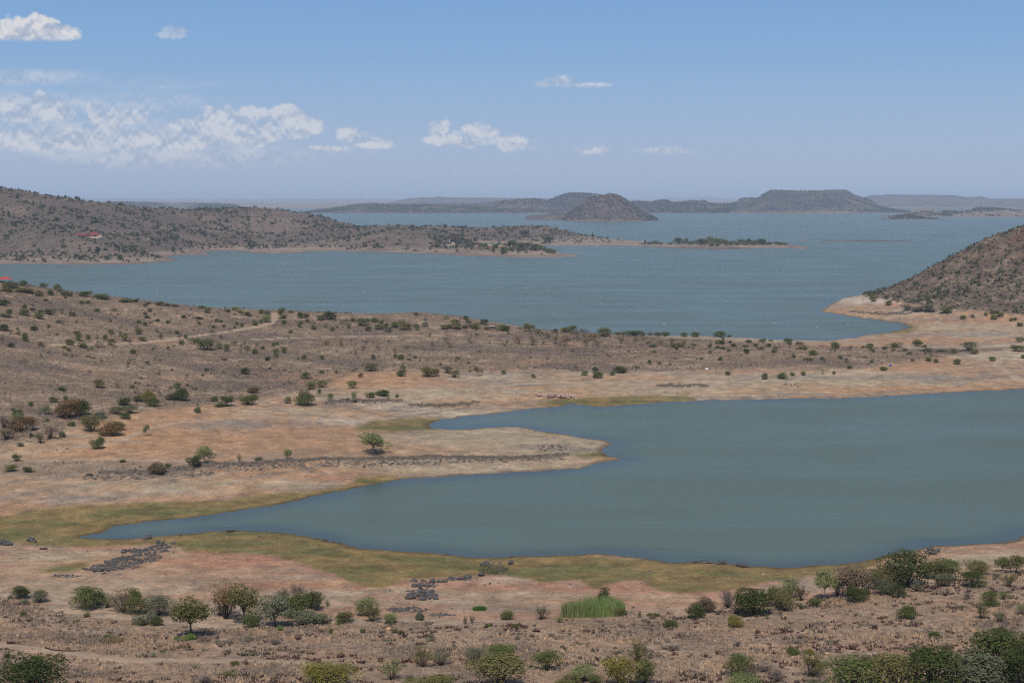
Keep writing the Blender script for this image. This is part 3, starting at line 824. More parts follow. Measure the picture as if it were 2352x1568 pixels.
# ------------------------------------------------------------------ hills farther out, each with a front, a crest and a back
def hill(name, label, prof, Yc, depth, base=(.108, .078, .070), dark=(.062, .052, .044), seed=1, front=None, ends=0.25, shape=0.85, gul=0.16, nu=220, nt_=34, zmin=-1.0):
    prof = np.array(prof, float)
    u = np.linspace(prof[0, 0], prof[-1, 0], nu)
    v = np.interp(u, prof[:, 0], prof[:, 1])
    zc = np.array([PY(a, b, Yc)[2] for a, b in zip(u, v)])
    X = (u - 1176) / F * Yc
    span = (u - u[0]) / (u[-1] - u[0])
    dep = depth * (ends + (1 - ends) * np.sqrt(np.clip(1 - (2 * span - 1) ** 2, 0, 1)))
    t = np.concatenate([np.linspace(0, 1, nt_), 1 + np.linspace(0, 1, 12)[1:]])
    T, XX = np.meshgrid(t, X, indexing='ij')
    D = np.repeat(dep[None], len(t), 0)
    YY = Yc + (T - 1) * D * np.where(T < 1, 1, .8)
    XX = XX * (YY / Yc)
    prof_t = np.where(T < 1, np.clip(T, 0, 1) ** shape, np.clip(2 - T, 0, 1) ** 1.2)
    Z = np.maximum(zc, 1.0)[None] * prof_t
    sc = depth / 3.0
    g = fbm(XX / sc + (YY - Yc) / sc * .2, (YY - Yc) / sc * .35, seed, 4) - .5
    g2 = fbm(XX / sc * 5, YY / sc * 5, seed + 5, 3) - .5
    env = np.sin(np.clip(T, 0, 2) / 2 * math.pi) * np.clip(np.abs(1 - T) * 4, 0, 1)
    Z = Z + (g * gul * 2 + g2 * gul * .5) * np.maximum(zc, 0)[None] * env
    Z = np.where(T <= 0, zmin, Z); Z = np.where(T >= 2, zmin, Z)
    YY = YY + (fbm(XX / sc * 3, YY * 0, seed + 9) - .5) * depth * .18 * np.where(T < .1, 1, 0)
    q = fbm(XX / sc * 2.2, YY / sc * 2.2, seed + 13); q2 = fbm(XX / sc, YY / sc, seed + 19)
    c = np.zeros(XX.shape + (3,)) + np.array(base)
    c = mixc(c, np.array(base) * 1.35, sst(.5, .66, q) * .8)
    c = mixc(c, dark, sst(.48, .66, q2) * .75)
    c = mixc(c, (.27, .20, .155), sst(.05, 0.0, T) * .6)
    me = np_mesh(name, np.stack([XX, YY, Z], -1), grid_faces(len(t), nu), c.reshape(-1, 3), {'scrub': np.full(XX.size, .9)}, smooth=True)
    return link(name, me, MAT_FAR, kind='structure', label=label)

hill('cone_hill', 'cone-shaped island hill rising from the lake', [(1290, 506), (1300, 492), (1316, 480), (1330, 470), (1345, 460), (1358, 453), (1376, 449), (1398, 444), (1412, 445), (1426, 450), (1438, 459), (1455, 470), (1472, 482), (1490, 493), (1504, 500), (1514, 506)], 5150, 260, base=(.112, .076, .064), dark=(.085, .062, .054), seed=3, ends=.12, gul=.12)
hill('low_shelf', 'low rocky shelf at the foot of the cone-shaped hill', [(1207, 498), (1222, 494.5), (1250, 493), (1275, 488), (1330, 485), (1370, 488)], 5350, 260, base=(.125, .090, .076), dark=(.08, .062, .052), seed=5, ends=.2, nu=90)
hill('table_hill', 'long flat-topped table hill beyond the lake', [(1560, 489), (1600, 478), (1650, 470), (1685, 465), (1701, 454), (1739, 454), (1752, 444), (1763, 438), (1780, 436), (1848, 438), (1890, 437), (1938, 435), (1948, 440), (1956, 446), (1980, 454), (1996, 459.5), (2014, 471), (2040, 478), (2057, 481), (2089, 485)], 7900, 720, seed=7, ends=.2, shape=.75, gul=.2, nu=300)
hill('ridge_hill', 'scrubby ridge between the cone-shaped hill and the table hill', [(1380, 488), (1400, 470), (1441, 464), (1460, 461.5), (1495, 464), (1510, 460), (1522, 458), (1534, 461), (1546, 466), (1567, 462), (1589, 460), (1602, 461.5), (1616, 460), (1629, 466), (1660, 468), (1700, 470), (1740, 488)], 7700, 520, seed=11, ends=.3, gul=.22)
hill('dome_hill', 'broad rounded hill behind the cone-shaped hill', [(1120, 488), (1150, 470), (1200, 466), (1250, 463), (1280, 450), (1299, 443.6), (1320, 442), (1336, 442), (1360, 444), (1382, 447), (1410, 456), (1440, 466), (1470, 488)], 7900, 640, seed=13, ends=.3, gul=.2)
hill('long_ridge', 'long low scrub-covered ridge along the far shore', [(700, 487), (720, 484), (770, 477), (820, 469), (853, 466), (890, 469), (923, 469), (1000, 469), (1084, 468), (1130, 464), (1170, 459), (1205, 456), (1229, 455), (1250, 459), (1270, 463), (1300, 470), (1330, 489)], 7600, 420, seed=17, ends=.3, gul=.2)
hill('flat_ridge', 'flat-topped bushy ridge beyond the brown hills', [(215, 484), (231, 469), (255, 464), (295, 463), (350, 464.5), (403, 466), (470, 467), (524, 467.6), (540, 469), (550, 472), (556, 476), (566, 484)], 9200, 420, base=(.145, .108, .09), seed=19, ends=.4, gul=.15)
hill('stony_point', 'scrubby point with two rocky knolls', [(2018, 498), (2052, 494), (2081, 487), (2100, 481), (2118.6, 477), (2132, 476), (2138, 480), (2146, 485), (2190, 485), (2226, 483.6), (2236, 476), (2260, 477), (2290, 478), (2303, 478), (2322, 481), (2352, 481), (2500, 474), (2700, 480)], 6300, 300, base=(.19, .145, .11), seed=23, ends=.5, gul=.15)
hill('low_islet', 'low scrubby islet with a long sand tail', [(2016, 503.5), (2030, 500), (2045, 497), (2070, 496), (2100, 497.5), (2120, 498.5), (2132, 501), (2150, 502.5), (2172, 503.6)], 5330, 90, base=(.22, .165, .12), seed=29, ends=.3, nu=80)
hill('reef', 'thin dark reef breaking the lake surface', [(1884, 553.4), (1900, 552.4), (1950, 551.8), (1990, 551.2), (2030, 551.8), (2070, 552.6), (2094, 553)], 2735, 26, base=(.13, .10, .085), dark=(.06, .05, .045), seed=31, ends=.3, nu=90, zmin=-.4)
hill('sand_bar', 'tiny pale sand bar in the lake', [(1836, 552), (1841, 550.6), (1850, 550.6), (1855, 552)], 2760, 14, base=(.26, .20, .14), dark=(.2, .15, .1), seed=33, ends=.3, nu=30, zmin=-.3)
hill('far_ridge', 'distant blue-grey ridge', [(890, 466), (914, 461), (936, 456), (960, 454), (977, 453), (990, 454), (1006, 451), (1022, 453), (1080, 454), (1130, 454), (1205, 455), (1260, 456), (1400, 458), (1500, 464)], 14000, 1200, seed=37, ends=.4)
hill('far_table_range', 'distant blue table-topped range', [(1960, 470), (1982, 453), (1995, 449), (2004, 447), (2016, 449), (2028, 447), (2100, 447.5), (2177, 448), (2195, 450), (2212, 453), (2235, 452), (2250, 451), (2262, 455), (2272, 457), (2310, 456), (2352, 456), (2500, 450), (2800, 458)], 12500, 1500, base=(.12, .095, .085), seed=41, ends=.4)
hill('faint_mountains', 'faint blue mountains on the horizon', [(1480, 460), (1522, 458), (1530, 453), (1538, 452), (1560, 455), (1590, 454), (1612, 453), (1627, 451.5), (1650, 455), (1686, 457), (1720, 460)], 32000, 2500, seed=43, ends=.4)
hill('faint_table', 'faint blue table mountain on the horizon', [(395, 460), (415, 458), (426, 455.5), (430, 455), (462, 456), (480, 458), (520, 460)], 30000, 2000, seed=47, ends=.4)
hill('faint_range', 'faint low range on the horizon', [(90, 460), (130, 456), (170, 455), (215, 456), (240, 458), (260, 456), (300, 455.5), (350, 458), (420, 460), (620, 459), (700, 457.5), (760, 458), (830, 457), (900, 459), (960, 461)], 26000, 2000, seed=49, ends=.6)
# plain that carries the horizon
py_ = np.concatenate([np.linspace(9300, 14000, 40), 14000 * (5.0 ** np.linspace(0, 1, 50)[1:])])
ps_ = np.linspace(-1.3, 1.3, 160)
px_ = ps_[None] * py_[:, None]; pyy = np.repeat(py_[:, None], len(ps_), 1)
pz_ = np.interp(pyy, [9300, 9800, 12000, 18000, 25000, 45000, 72000], [-3, 0, 4, 16, 28, 34, 34]) + (fbm(px_ / 900, pyy / 900, 91) - .5) * np.interp(pyy, [9300, 15000], [3, 10])
pc = mixc(np.zeros(px_.shape + (3,)) + C(.24, .185, .145), C(.13, .11, .085), sst(.48, .62, fbm(px_ / 1500, pyy / 500, 93)))
pc = mixc(pc, C(.30, .24, .185), sst(.55, .68, fbm(px_ / 2500, pyy / 420, 95)) * .7)
me = np_mesh('plain', np.stack([px_, pyy, pz_], -1), grid_faces(len(py_), len(ps_)), pc.reshape(-1, 3), {'scrub': np.full(px_.size, .4)}, smooth=True)
link('plain', me, MAT_FAR, kind='structure', label='wide dry plain reaching the horizon')

# ------------------------------------------------------------------ dry-season haze
HAZE = 6.2e-5
def haze():
    m, nt = new_mat('haze')
    out = N(nt, 'ShaderNodeOutputMaterial')
    v = N(nt, 'ShaderNodeVolumePrincipled', inp={'Density': HAZE, 'Anisotropy': 0.0})
    v.inputs['Color'].default_value = (*HAZE_COL, 1)
    for a in ('Density Attribute', 'Temperature Attribute', 'Color Attribute'):
        if a in v.inputs:
            v.inputs[a].default_value = ''
    m.cycles.homogeneous_volume = True
    nt.links.new(v.outputs[0], out.inputs['Volume'])
    mb = MB().box(-96000, 96000, -1200, 75000, -9, 150)
    link('haze', mb.mesh('haze'), m, kind='stuff', label='thin pale blue haze over the lake and plain', category='haze')
HAZE_COL = (0.68, 0.82, 1.0)
haze()

# ------------------------------------------------------------------ bush and tree meshes (unit size: 1 wide, 1 high)
def crown_quads(lumps, n, size, rg, up=0.35, flat=0.0, zmin=0.0):
    L = np.array(lumps, float)                       # cx, cy, cz, rx, rz
    wgt = L[:, 3] ** 2; wgt /= wgt.sum()
    i = rg.choice(len(L), n, p=wgt)
    d = rg.normal(size=(n, 3)); d[:, 2] += up
    d /= np.linalg.norm(d, axis=1)[:, None]
    rr = rg.uniform(.72, 1.04, n) * (1 + .22 * (rg.random(n) < .12))
    p = L[i, :3] + d * rr[:, None] * np.stack([L[i, 3], L[i, 3], L[i, 4]], 1)
    p[:, 2] = np.maximum(p[:, 2], zmin + rg.uniform(0, .05, n))
    nrm = d * 1.0 + rg.normal(size=(n, 3)) * .75
    nrm[:, 2] += .55
    nrm /= np.linalg.norm(nrm, axis=1)[:, None]
    a = np.cross(nrm, rg.normal(size=(n, 3))); a /= np.linalg.norm(a, axis=1)[:, None] + 1e-9
    b = np.cross(nrm, a)
    s = (size * rg.uniform(.55, 1.35, n))[:, None]
    q = np.stack([p - a * s, p + b * s * .62, p + a * s, p - b * s * .62], 1)
    return q.reshape(-1, 3), np.arange(n * 4).reshape(-1, 4)

def stems_mesh(name, segs):
    mb = MB()
    for p0, p1, r0, r1 in segs:
        mb.tube(p0, p1, r0, r1, 5)
    return mb.mesh(name, True)

def bush_variant(kind, seed, lod):
    rg = np.random.default_rng(seed)
    rnd = random.Random(seed)
    lumps, segs = [], []
    n, sz = {0: (3200, .022), 1: (650, .046)}[lod]
    if kind == 'round':
        for _ in range(11):
            a, r = rnd.uniform(0, 6.283), rnd.uniform(.05, .30)
            z = rnd.uniform(.22, .72)
            r *= 1.0 if z < .55 else .75
            lumps.append((r * math.cos(a), r * math.sin(a), z, rnd.uniform(.15, .24), rnd.uniform(.16, .26)))
        lumps.append((0, 0, .35, .36, .34))
        for _ in range(5):
            a = rnd.uniform(0, 6.283)
            segs.append(((0, 0, -.04), (.25 * math.cos(a), .25 * math.sin(a), .5), .018, .006))
        n = int(n * 1.25)
    elif kind == 'tree':
        h0 = rnd.uniform(.24, .32)
        lean = rnd.uniform(-.05, .05)
        segs.append(((0, 0, -.04), (lean, 0, h0), .032, .024))
        for _ in range(13):
            a, r = rnd.uniform(0, 6.283), rnd.uniform(.06, .33)
            z = rnd.uniform(.42, .84) - r * .35
            c = (r * math.cos(a), r * math.sin(a), z)
            lumps.append((*c, rnd.uniform(.15, .23), rnd.uniform(.12, .18)))
            m = (c[0] * .45 + lean, c[1] * .45, h0 + (z - h0) * .55)
            segs.append(((lean, 0, h0 - .02), m, .016, .011)); segs.append((m, c, .011, .004))
    elif kind in ('acacia', 'umbrella'):
        for _ in range(12):
            a, r = rnd.uniform(0, 6.283), rnd.uniform(.04, .36)
            z = .84 - r * r * 1.3 + rnd.uniform(-.12, .04)
            c = (r * math.cos(a), r * math.sin(a), z)
            lumps.append((*c, rnd.uniform(.17, .24), rnd.uniform(.12, .18)))
            m = (c[0] * .55, c[1] * .55, z * .5)
            segs.append(((c[0] * .06, c[1] * .06, -.04), m, .015, .010)); segs.append((m, c, .010, .004))
        for _ in range(5):
            a, r = rnd.uniform(0, 6.283), rnd.uniform(.1, .34)
            lumps.append((r * math.cos(a), r * math.sin(a), rnd.uniform(.32, .58), rnd.uniform(.13, .19), .15))
        lumps.append((0, 0, .62, .30, .24))
        if kind == 'acacia':
            lumps.append((0, 0, .40, .30, .30))
            for _ in range(9):
                a, r = rnd.uniform(0, 6.283), rnd.uniform(.16, .36)
                lumps.append((r * math.cos(a), r * math.sin(a), rnd.uniform(.16, .46), rnd.uniform(.12, .18), rnd.uniform(.13, .18)))
    elif kind == 'twig':
        for _ in range(34):
            a, r = rnd.uniform(0, 6.283), rnd.uniform(.08, .46)
            z = rnd.uniform(.55, 1.0) - r * .5
            c = (r * math.cos(a), r * math.sin(a), z)
            m = (c[0] * .45, c[1] * .45, z * .5)
            segs.append(((c[0] * .05, c[1] * .05, -.04), m, .011, .007)); segs.append((m, c, .007, .002))
            lumps.append((*c, .07, .07)); lumps.append((c[0] * .72, c[1] * .72, z * .74, .08, .08))
        n = int(n * .75); sz *= .72
    elif kind == 'spread':
        for _ in range(10):
            a, r = rnd.uniform(0, 6.283), rnd.uniform(.05, .34)
            lumps.append((r * math.cos(a), r * math.sin(a), rnd.uniform(.25, .60), rnd.uniform(.14, .2), rnd.uniform(.26, .36)))
        for _ in range(4):
            a = rnd.uniform(0, 6.283)
            segs.append(((0, 0, -.04), (.3 * math.cos(a), .3 * math.sin(a), .4), .014, .005))
    elif kind == 'bare':
        segs.append(((0, 0, -.04), (.02, 0, .35), .026, .02))
        for _ in range(22):
            a, r = rnd.uniform(0, 6.283), rnd.uniform(.1, .45)
            z = rnd.uniform(.55, 1.0)
            m = (r * .4 * math.cos(a), r * .4 * math.sin(a), .35 + (z - .35) * .45)
            segs.append(((.02, 0, .33), m, .013, .008)); segs.append((m, (r * math.cos(a), r * math.sin(a), z), .008, .003))
            lumps.append((r * math.cos(a), r * math.sin(a), z - .03, .07, .06))
        n = int(n * .30); sz *= .7
    v, f = crown_quads(lumps, n, sz, rg)
    ext = np.percentile(np.abs(v[:, :2]), 98.5)
    v[:, :2] *= .5 / ext
    top = np.percentile(v[:, 2], 99.6)
    v[:, 2] *= 1.0 / top
    k = .5 / ext
    segs = [((p[0] * k, p[1] * k, p[2] / top), (q[0] * k, q[1] * k, q[2] / top), r0, r1) for p, q, r0, r1 in segs]
    return v, f, segs

BV = {}
def bush_mesh(kind, colour, seed, lod, pale=False):
    key = (kind, seed, lod)
    if key not in BV:
        v, f, segs = bush_variant(kind, seed * 7 + hash_kind[kind] * 101, lod)
        BV[key] = (v, f, segs, {})
    v, f, segs, cache = BV[key]
    if colour not in cache:
        if 'crown' not in cache:
            cache['crown'] = np_mesh('crown', v, f)
            cache['crown'].materials.append(LEAF['green'])
        cache[colour] = cache['crown']
    sk = 'stems_pale' if pale else 'stems'
    if sk not in cache:
        sm = stems_mesh('stems', segs if lod == 0 else segs[:14])
        sm.materials.append(MAT_PALE_BARK if pale else MAT_BARK)
        cache[sk] = sm
    return cache[colour], cache[sk]
hash_kind = {'umbrella': 7, 'round': 1, 'tree': 2, 'acacia': 3, 'twig': 4, 'spread': 5, 'bare': 6}
KNAME = {'umbrella': ('thorn_tree', 'thorn tree'), 'round': ('bush', 'bush'), 'tree': ('tree', 'tree'), 'acacia': ('thorn_tree', 'thorn tree'), 'twig': ('dry_bush', 'dry bush'), 'spread': ('shrub', 'shrub'), 'bare': ('bare_tree', 'bare tree')}
CWORD = {'green': 'green', 'dark': 'dark green', 'olive': 'olive', 'grey': 'grey-green', 'lime': 'pale green', 'yellow': 'yellow-green', 'rust': 'russet', 'brown': 'brown', 'twig': 'grey-brown', 'pink': 'pinkish', 'spring': 'bright green'}
KWORD = {'umbrella': 'umbrella thorn', 'round': 'rounded bush', 'tree': 'trunked tree', 'acacia': 'thorn tree', 'twig': 'twiggy bush', 'spread': 'low shrub', 'bare': 'nearly leafless tree'}
_rb = random.Random(5)
USED = {}
def place_plant(hit, w, h, kind, colour, label, lod, group=None, pale=False, cat=None):
    x, y, z = hit
    nm, ct = KNAME[kind]
    seed = _rb.randint(1, 5 if lod == 0 else 4)
    cm, sm = bush_mesh(kind, colour, seed, lod, pale)
    t = thing(nm, label, cat or ct, (x, y, z - .06), _rb.uniform(0, 6.283), (w, w, h), group)
    o = link('crown', cm, parent=t)
    o.material_slots[0].link = 'OBJECT'
    o.material_slots[0].material = LEAF[colour]
    link('trunk' if kind in ('tree', 'bare') else 'stems', sm, parent=t)
    USED.setdefault(label, []).append(t)
    return t

# ---- foreground plants: window, centre x, foot y, width, height, kind, colour, label
G, D_, O, Y_, B_ = 'green', 'dark', 'olive', 'yellow', 'brown'
FG = [
 ('A', 205, 292, 165, 122, 'round', 'dark', 'dark green bush with a browning top where the grassy bank meets the mudflat'),
 ('A', 105, 298, 58, 36, 'spread', 'olive', None), ('A', 415, 330, 155, 122, 'acacia', 'grey', 'grey-green thorn tree alone on the mudflat edge beside a dark pebbly bush'),
 ('A', 262, 352, 85, 50, 'spread', 'grey', None), ('A', 905, 400, 270, 212, 'acacia', 'green', 'wide green thorn tree at the end of the bushy row, above a bare dirt patch'),
 ('A', 1035, 360, 160, 125, 'acacia', 'dark', None), ('A', 1125, 388, 120, 112, 'twig', 'lime', None),
 ('A', 1290, 430, 280, 230, 'twig', 'brown', 'brown twiggy bush in the row between two green thorn trees'), ('A', 1405, 330, 130, 140, 'round', 'green', None),
 ('A', 1430, 455, 205, 165, 'round', 'olive', 'olive rounded bush pressed against the brown twiggy bush'), ('A', 1660, 468, 255, 192, 'acacia', 'grey', 'broad grey-green thorn tree behind the trunked olive tree'),
 ('A', 1835, 472, 120, 142, 'twig', 'lime', None), ('A', 2000, 700, 350, 365, 'tree', 'olive', 'olive tree with a forked dark trunk and black shade on dry grass'),
 ('A', 1530, 560, 240, 112, 'spread', 'grey', 'low grey-green thicket in front of the bushy row'), ('A', 1645, 574, 112, 86, 'round', 'dark', None), ('A', 243, 480, 76, 52, 'spread', 'green', None),
 ('A', 905, 482, 90, 44, 'spread', 'olive', None), ('A', 1135, 716, 72, 56, 'spread', 'green', 'small green shrub in a patch of yellow grass'), ('A', 1455, 577, 42, 42, 'spread', 'spring', None), ('A', 1605, 902, 62, 36, 'spread', 'grey', None),
 ('A', 80, 917, 92, 52, 'spread', 'dark', 'dark low shrub beside the dirt track above the big green thorn tree'), ('A', 95, 962, 56, 32, 'spread', 'grey', None), ('A', 335, 1270, 620, 345, 'acacia', 'dark', 'large dense dark green thorn tree beside the dirt track'),
 ('A', 1850, 720, 62, 32, 'spread', 'spring', None), ('A', 1978, 724, 122, 56, 'spread', 'spring', 'bright green herb clump at the foot of the forked olive tree'), ('A', 2140, 1178, 125, 75, 'twig', 'twig', None),
 ('B', 270, 500, 330, 345, 'twig', 'rust', 'tall russet twiggy bush beside the leaning olive tree'), ('B', 465, 556, 310, 375, 'tree', 'olive', 'olive tree on a leaning pale trunk beside the russet bush'), ('B', 230, 462, 165, 122, 'twig', 'grey', None),
 ('B', 560, 592, 165, 132, 'spread', 'green', None), ('B', 790, 592, 325, 305, 'tree', 'grey', 'round-headed grey-green tree casting a black patch of shade'), ('B', 1005, 485, 275, 232, 'round', 'green', 'dense green bush behind the round-headed grey-green tree'),
 ('B', 865, 330, 160, 130, 'twig', 'grey', None), ('B', 1020, 300, 135, 150, 'twig', 'twig', None), ('B', 1150, 402, 130, 190, 'twig', 'olive', None), ('B', 1205, 422, 165, 182, 'acacia', 'dark', None), ('B', 1330, 372, 52, 66, 'twig', 'olive', None),
 ('B', 1160, 548, 320, 102, 'spread', 'grey', None), ('B', 1280, 547, 102, 82, 'spread', 'olive', None), ('B', 1515, 542, 172, 102, 'round', 'olive', 'olive rounded bush on the bank beside a sawn stump'), ('B', 1455, 567, 76, 36, 'spread', 'green', None),
 ('B', 1740, 470, 215, 180, 'acacia', 'lime', 'pale green thorn bush with grey dead branches at its foot'), ('B', 1800, 532, 200, 180, 'twig', 'olive', None), ('B', 1985, 552, 142, 96, 'acacia', 'lime', None), ('B', 2300, 517, 76, 76, 'round', 'grey', None),
 ('B', 840, 627, 82, 42, 'spread', 'spring', None), ('B', 1365, 667, 46, 60, 'spread', 'green', None), ('B', 1700, 652, 62, 42, 'spread', 'green', None), ('B', 2040, 652, 62, 42, 'spread', 'green', None), ('B', 2100, 667, 52, 42, 'spread', 'dark', None),
 ('B', 780, 772, 122, 56, 'twig', 'twig', None), ('B', 1340, 1225, 530, 240, 'acacia', 'yellow', 'big yellowish thorn tree rising from the dry grass'), ('B', 1510, 1082, 205, 112, 'twig', 'grey', None), ('B', 2010, 1142, 205, 192, 'twig', 'lime', 'thin pale green vase-shaped bush on bare pinkish ground'),
 ('B', 2190, 1167, 82, 82, 'twig', 'twig', None), ('B', 300, 1122, 112, 62, 'spread', 'olive', None), ('B', 60, 1178, 132, 75, 'twig', 'twig', None), ('B', 360, 992, 92, 44, 'spread', 'green', None),
 ('C', 240, 1007, 205, 235, 'twig', 'olive', 'tall dark-stemmed bush beside a lower twin on the grassland'), ('C', 430, 992, 205, 168, 'twig', 'grey', None), ('C', 770, 967, 182, 138, 'acacia', 'grey', 'small grey-green umbrella thorn on the grassland'), ('C', 1035, 930, 295, 140, 'acacia', 'green', 'flat-topped green thorn behind a large olive thorn tree'),
 ('C', 1050, 1200, 490, 300, 'acacia', 'olive', 'large olive thorn tree in front of a flat-topped green thorn'), ('C', 840, 1062, 112, 92, 'twig', 'twig', None), ('C', 1545, 1042, 265, 192, 'acacia', 'green', 'green umbrella thorn with spreading bare stems and a round shadow'),
 ('C', 1930, 1155, 255, 165, 'acacia', 'lime', 'pale green umbrella thorn beside an olive thicket'), ('C', 2040, 1185, 145, 95, 'acacia', 'green', None), ('C', 205, 517, 76, 72, 'round', 'grey', None), ('C', 680, 562, 56, 82, 'twig', 'green', None), ('C', 755, 547, 62, 82, 'twig', 'grey', None),
 ('C', 1115, 512, 125, 98, 'round', 'green', 'round green bush ringed by fresh grass on the mudflat edge'), ('C', 1485, 512, 158, 142, 'twig', 'grey', 'open grey-green bush on the mud beside the reed bed'), ('C', 2140, 425, 130, 230, 'round', 'dark', 'dark leafy sapling standing in the reed bed'), ('C', 2290, 472, 132, 76, 'round', 'olive', 'olive bush at the end of the reed bed'),
 ('C', 1665, 542, 92, 62, 'twig', 'lime', None), ('C', 330, 742, 112, 82, 'twig', 'grey', None), ('C', 20, 662, 42, 36, 'spread', 'green', None), ('C', 105, 1167, 76, 72, 'twig', 'twig', None), ('C', 350, 1215, 420, 95, 'spread', 'olive', None), ('C', 1760, 1215, 310, 115, 'spread', 'olive', None), ('C', 1700, 832, 82, 42, 'spread', 'dark', None),
 ('C', 930, 590, 42, 34, 'spread', 'spring', None), ('C', 1205, 605, 72, 40, 'spread', 'green', None),
 ('E', 390, 955, 225, 225, 'twig', 'olive', None), ('E', 220, 1195, 340, 285, 'acacia', 'yellow', 'yellowish thorn tree joined to a darker green one in a thicket'), ('E', 460, 1180, 245, 232, 'acacia', 'green', 'green thorn tree joined to a yellowish one in a thicket'),
 ('E', 1005, 492, 178, 138, 'round', 'dark', 'dark green rounded bush in front of a brownish bush on the bank rim'), ('E', 1095, 440, 190, 148, 'round', 'brown', 'brownish bush behind a dark green rounded bush on the bank rim'), ('E', 1340, 388, 182, 158, 'twig', 'twig', 'leafless grey twig bush beside a big dark green bush'),
 ('E', 1620, 452, 385, 258, 'round', 'dark', 'biggest dark green rounded bush on the bank rim'), ('E', 1420, 452, 102, 82, 'twig', 'grey', None), ('E', 1850, 382, 205, 195, 'acacia', 'olive', None), ('E', 1990, 290, 195, 200, 'acacia', 'lime', 'pale silvery-green thorn tree behind the bank rim bushes'), ('E', 1930, 422, 205, 172, 'acacia', 'olive', None),
 ('E', 2105, 318, 142, 158, 'twig', 'brown', 'bare brown vase-shaped bush beside a slim pale green tree'), ('E', 2250, 372, 132, 82, 'twig', 'green', None), ('E', 1405, 587, 142, 122, 'round', 'yellow', 'bright yellow-green ball-shaped bush on dry grass'), ('E', 710, 597, 137, 82, 'spread', 'green', 'low green cushion bush alone on dry grass'),
 ('E', 770, 842, 122, 62, 'twig', 'twig', None), ('E', 1445, 797, 92, 62, 'twig', 'twig', None), ('E', 415, 472, 32, 46, 'spread', 'green', None), ('E', 515, 474, 52, 32, 'spread', 'green', None), ('E', 590, 477, 82, 32, 'spread', 'green', None), ('E', 1455, 1092, 265, 198, 'acacia', 'green', 'green thorn tree with a purple-grey twig bush at its foot'),
 ('E', 1570, 1117, 142, 104, 'twig', 'twig', None), ('E', 1715, 1052, 162, 68, 'twig', 'twig', None), ('E', 1850, 1167, 152, 124, 'twig', 'twig', None), ('E', 2015, 892, 122, 88, 'round', 'green', None), ('E', 2195, 877, 97, 58, 'round', 'yellow', None), ('E', 2205, 1107, 335, 235, 'twig', 'olive', 'large dark-stemmed vase-shaped bush thinly leaved'),
 ('E', 1500, 1215, 340, 115, 'acacia', 'lime', None), ('E', 1520, 482, 72, 42, 'spread', 'grey', None), ('E', 1745, 502, 62, 52, 'twig', 'green', None), ('E', 2100, 402, 72, 57, 'twig', 'green', None), ('E', 2240, 1200, 210, 75, 'twig', 'grey', None),
 ('G', 262, 302, 218, 288, 'tree', 'lime', 'slim pale green tree on a straight white trunk'), ('G', 400, 272, 125, 195, 'twig', 'olive', None), ('G', 570, 268, 400, 275, 'acacia', 'brown', 'large brownish thorn tree in the shore thicket'), ('G', 605, 332, 192, 152, 'round', 'dark', 'glossy dark green ball of a bush in front of the shore thicket'),
 ('G', 800, 190, 175, 190, 'acacia', 'olive', None), ('G', 945, 172, 345, 200, 'acacia', 'olive', 'broad olive thorn tree in the middle of the shore thicket'), ('G', 870, 252, 195, 155, 'round', 'grey', 'grey-green bush in front of the broad olive thorn tree'), ('G', 1040, 287, 142, 128, 'acacia', 'dark', None),
 ('H', 1560, 492, 312, 220, 'acacia', 'dark', 'tallest dark olive thorn tree of the shore thicket'), ('G', 1230, 217, 132, 102, 'twig', 'grey', None), ('H', 1745, 442, 142, 122, 'acacia', 'olive', None), ('H', 1840, 457, 162, 132, 'acacia', 'green', None), ('H', 1810, 494, 112, 82, 'acacia', 'grey', None),
 ('H', 2030, 422, 162, 88, 'acacia', 'olive', None), ('H', 2008, 497, 152, 88, 'acacia', 'dark', 'dark flat thorn bush in front of an olive one on the dry slope'), ('H', 2205, 402, 87, 97, 'tree', 'green', None), ('H', 2300, 412, 102, 117, 'tree', 'olive', None), ('H', 2165, 450, 52, 47, 'twig', 'grey', None), ('H', 2245, 497, 92, 82, 'twig', 'olive', None),
 ('G', 1135, 502, 168, 128, 'round', 'green', 'neat round green bush standing alone on the dry slope'), ('G', 1765, 302, 112, 62, 'twig', 'twig', None), ('G', 1995, 367, 188, 138, 'acacia', 'green', 'green thorn tree above an olive twiggy one on the dry slope'), ('G', 2145, 302, 112, 82, 'twig', 'green', None), ('G', 1905, 507, 162, 162, 'twig', 'olive', 'olive twiggy bush below a green thorn tree on the dry slope'),
 ('G', 2105, 542, 137, 138, 'twig', 'grey', 'ball-shaped grey-green twiggy bush on the dry slope'), ('G', 2330, 472, 112, 132, 'twig', 'lime', None), ('G', 1395, 700, 127, 68, 'spread', 'green', 'low green shrub beside a small grey termite mound'), ('G', 165, 377, 132, 87, 'twig', 'green', None), ('G', 20, 407, 62, 62, 'twig', 'grey', None),
 ('G', 1540, 882, 152, 118, 'twig', 'brown', None), ('G', 1760, 892, 112, 82, 'twig', 'grey', None), ('G', 2130, 775, 245, 145, 'acacia', 'dark', 'dark flat-topped thorn tree behind the corner thicket'), ('G', 2250, 830, 130, 110, 'twig', 'rust', None), ('G', 590, 1260, 520, 270, 'acacia', 'green', 'green thorn tree at the end of the corner thicket'),
 ('G', 1010, 1250, 430, 300, 'acacia', 'olive', 'olive thorn tree inside the corner thicket'), ('G', 1390, 1260, 520, 365, 'acacia', 'dark', 'wide dark green thorn tree in the corner thicket'), ('G', 1850, 1260, 500, 340, 'round', 'grey', 'silvery grey-green bush in the corner thicket'), ('G', 2130, 1140, 560, 400, 'acacia', 'dark', None), ('G', 2330, 1250, 360, 420, 'acacia', 'dark', None),
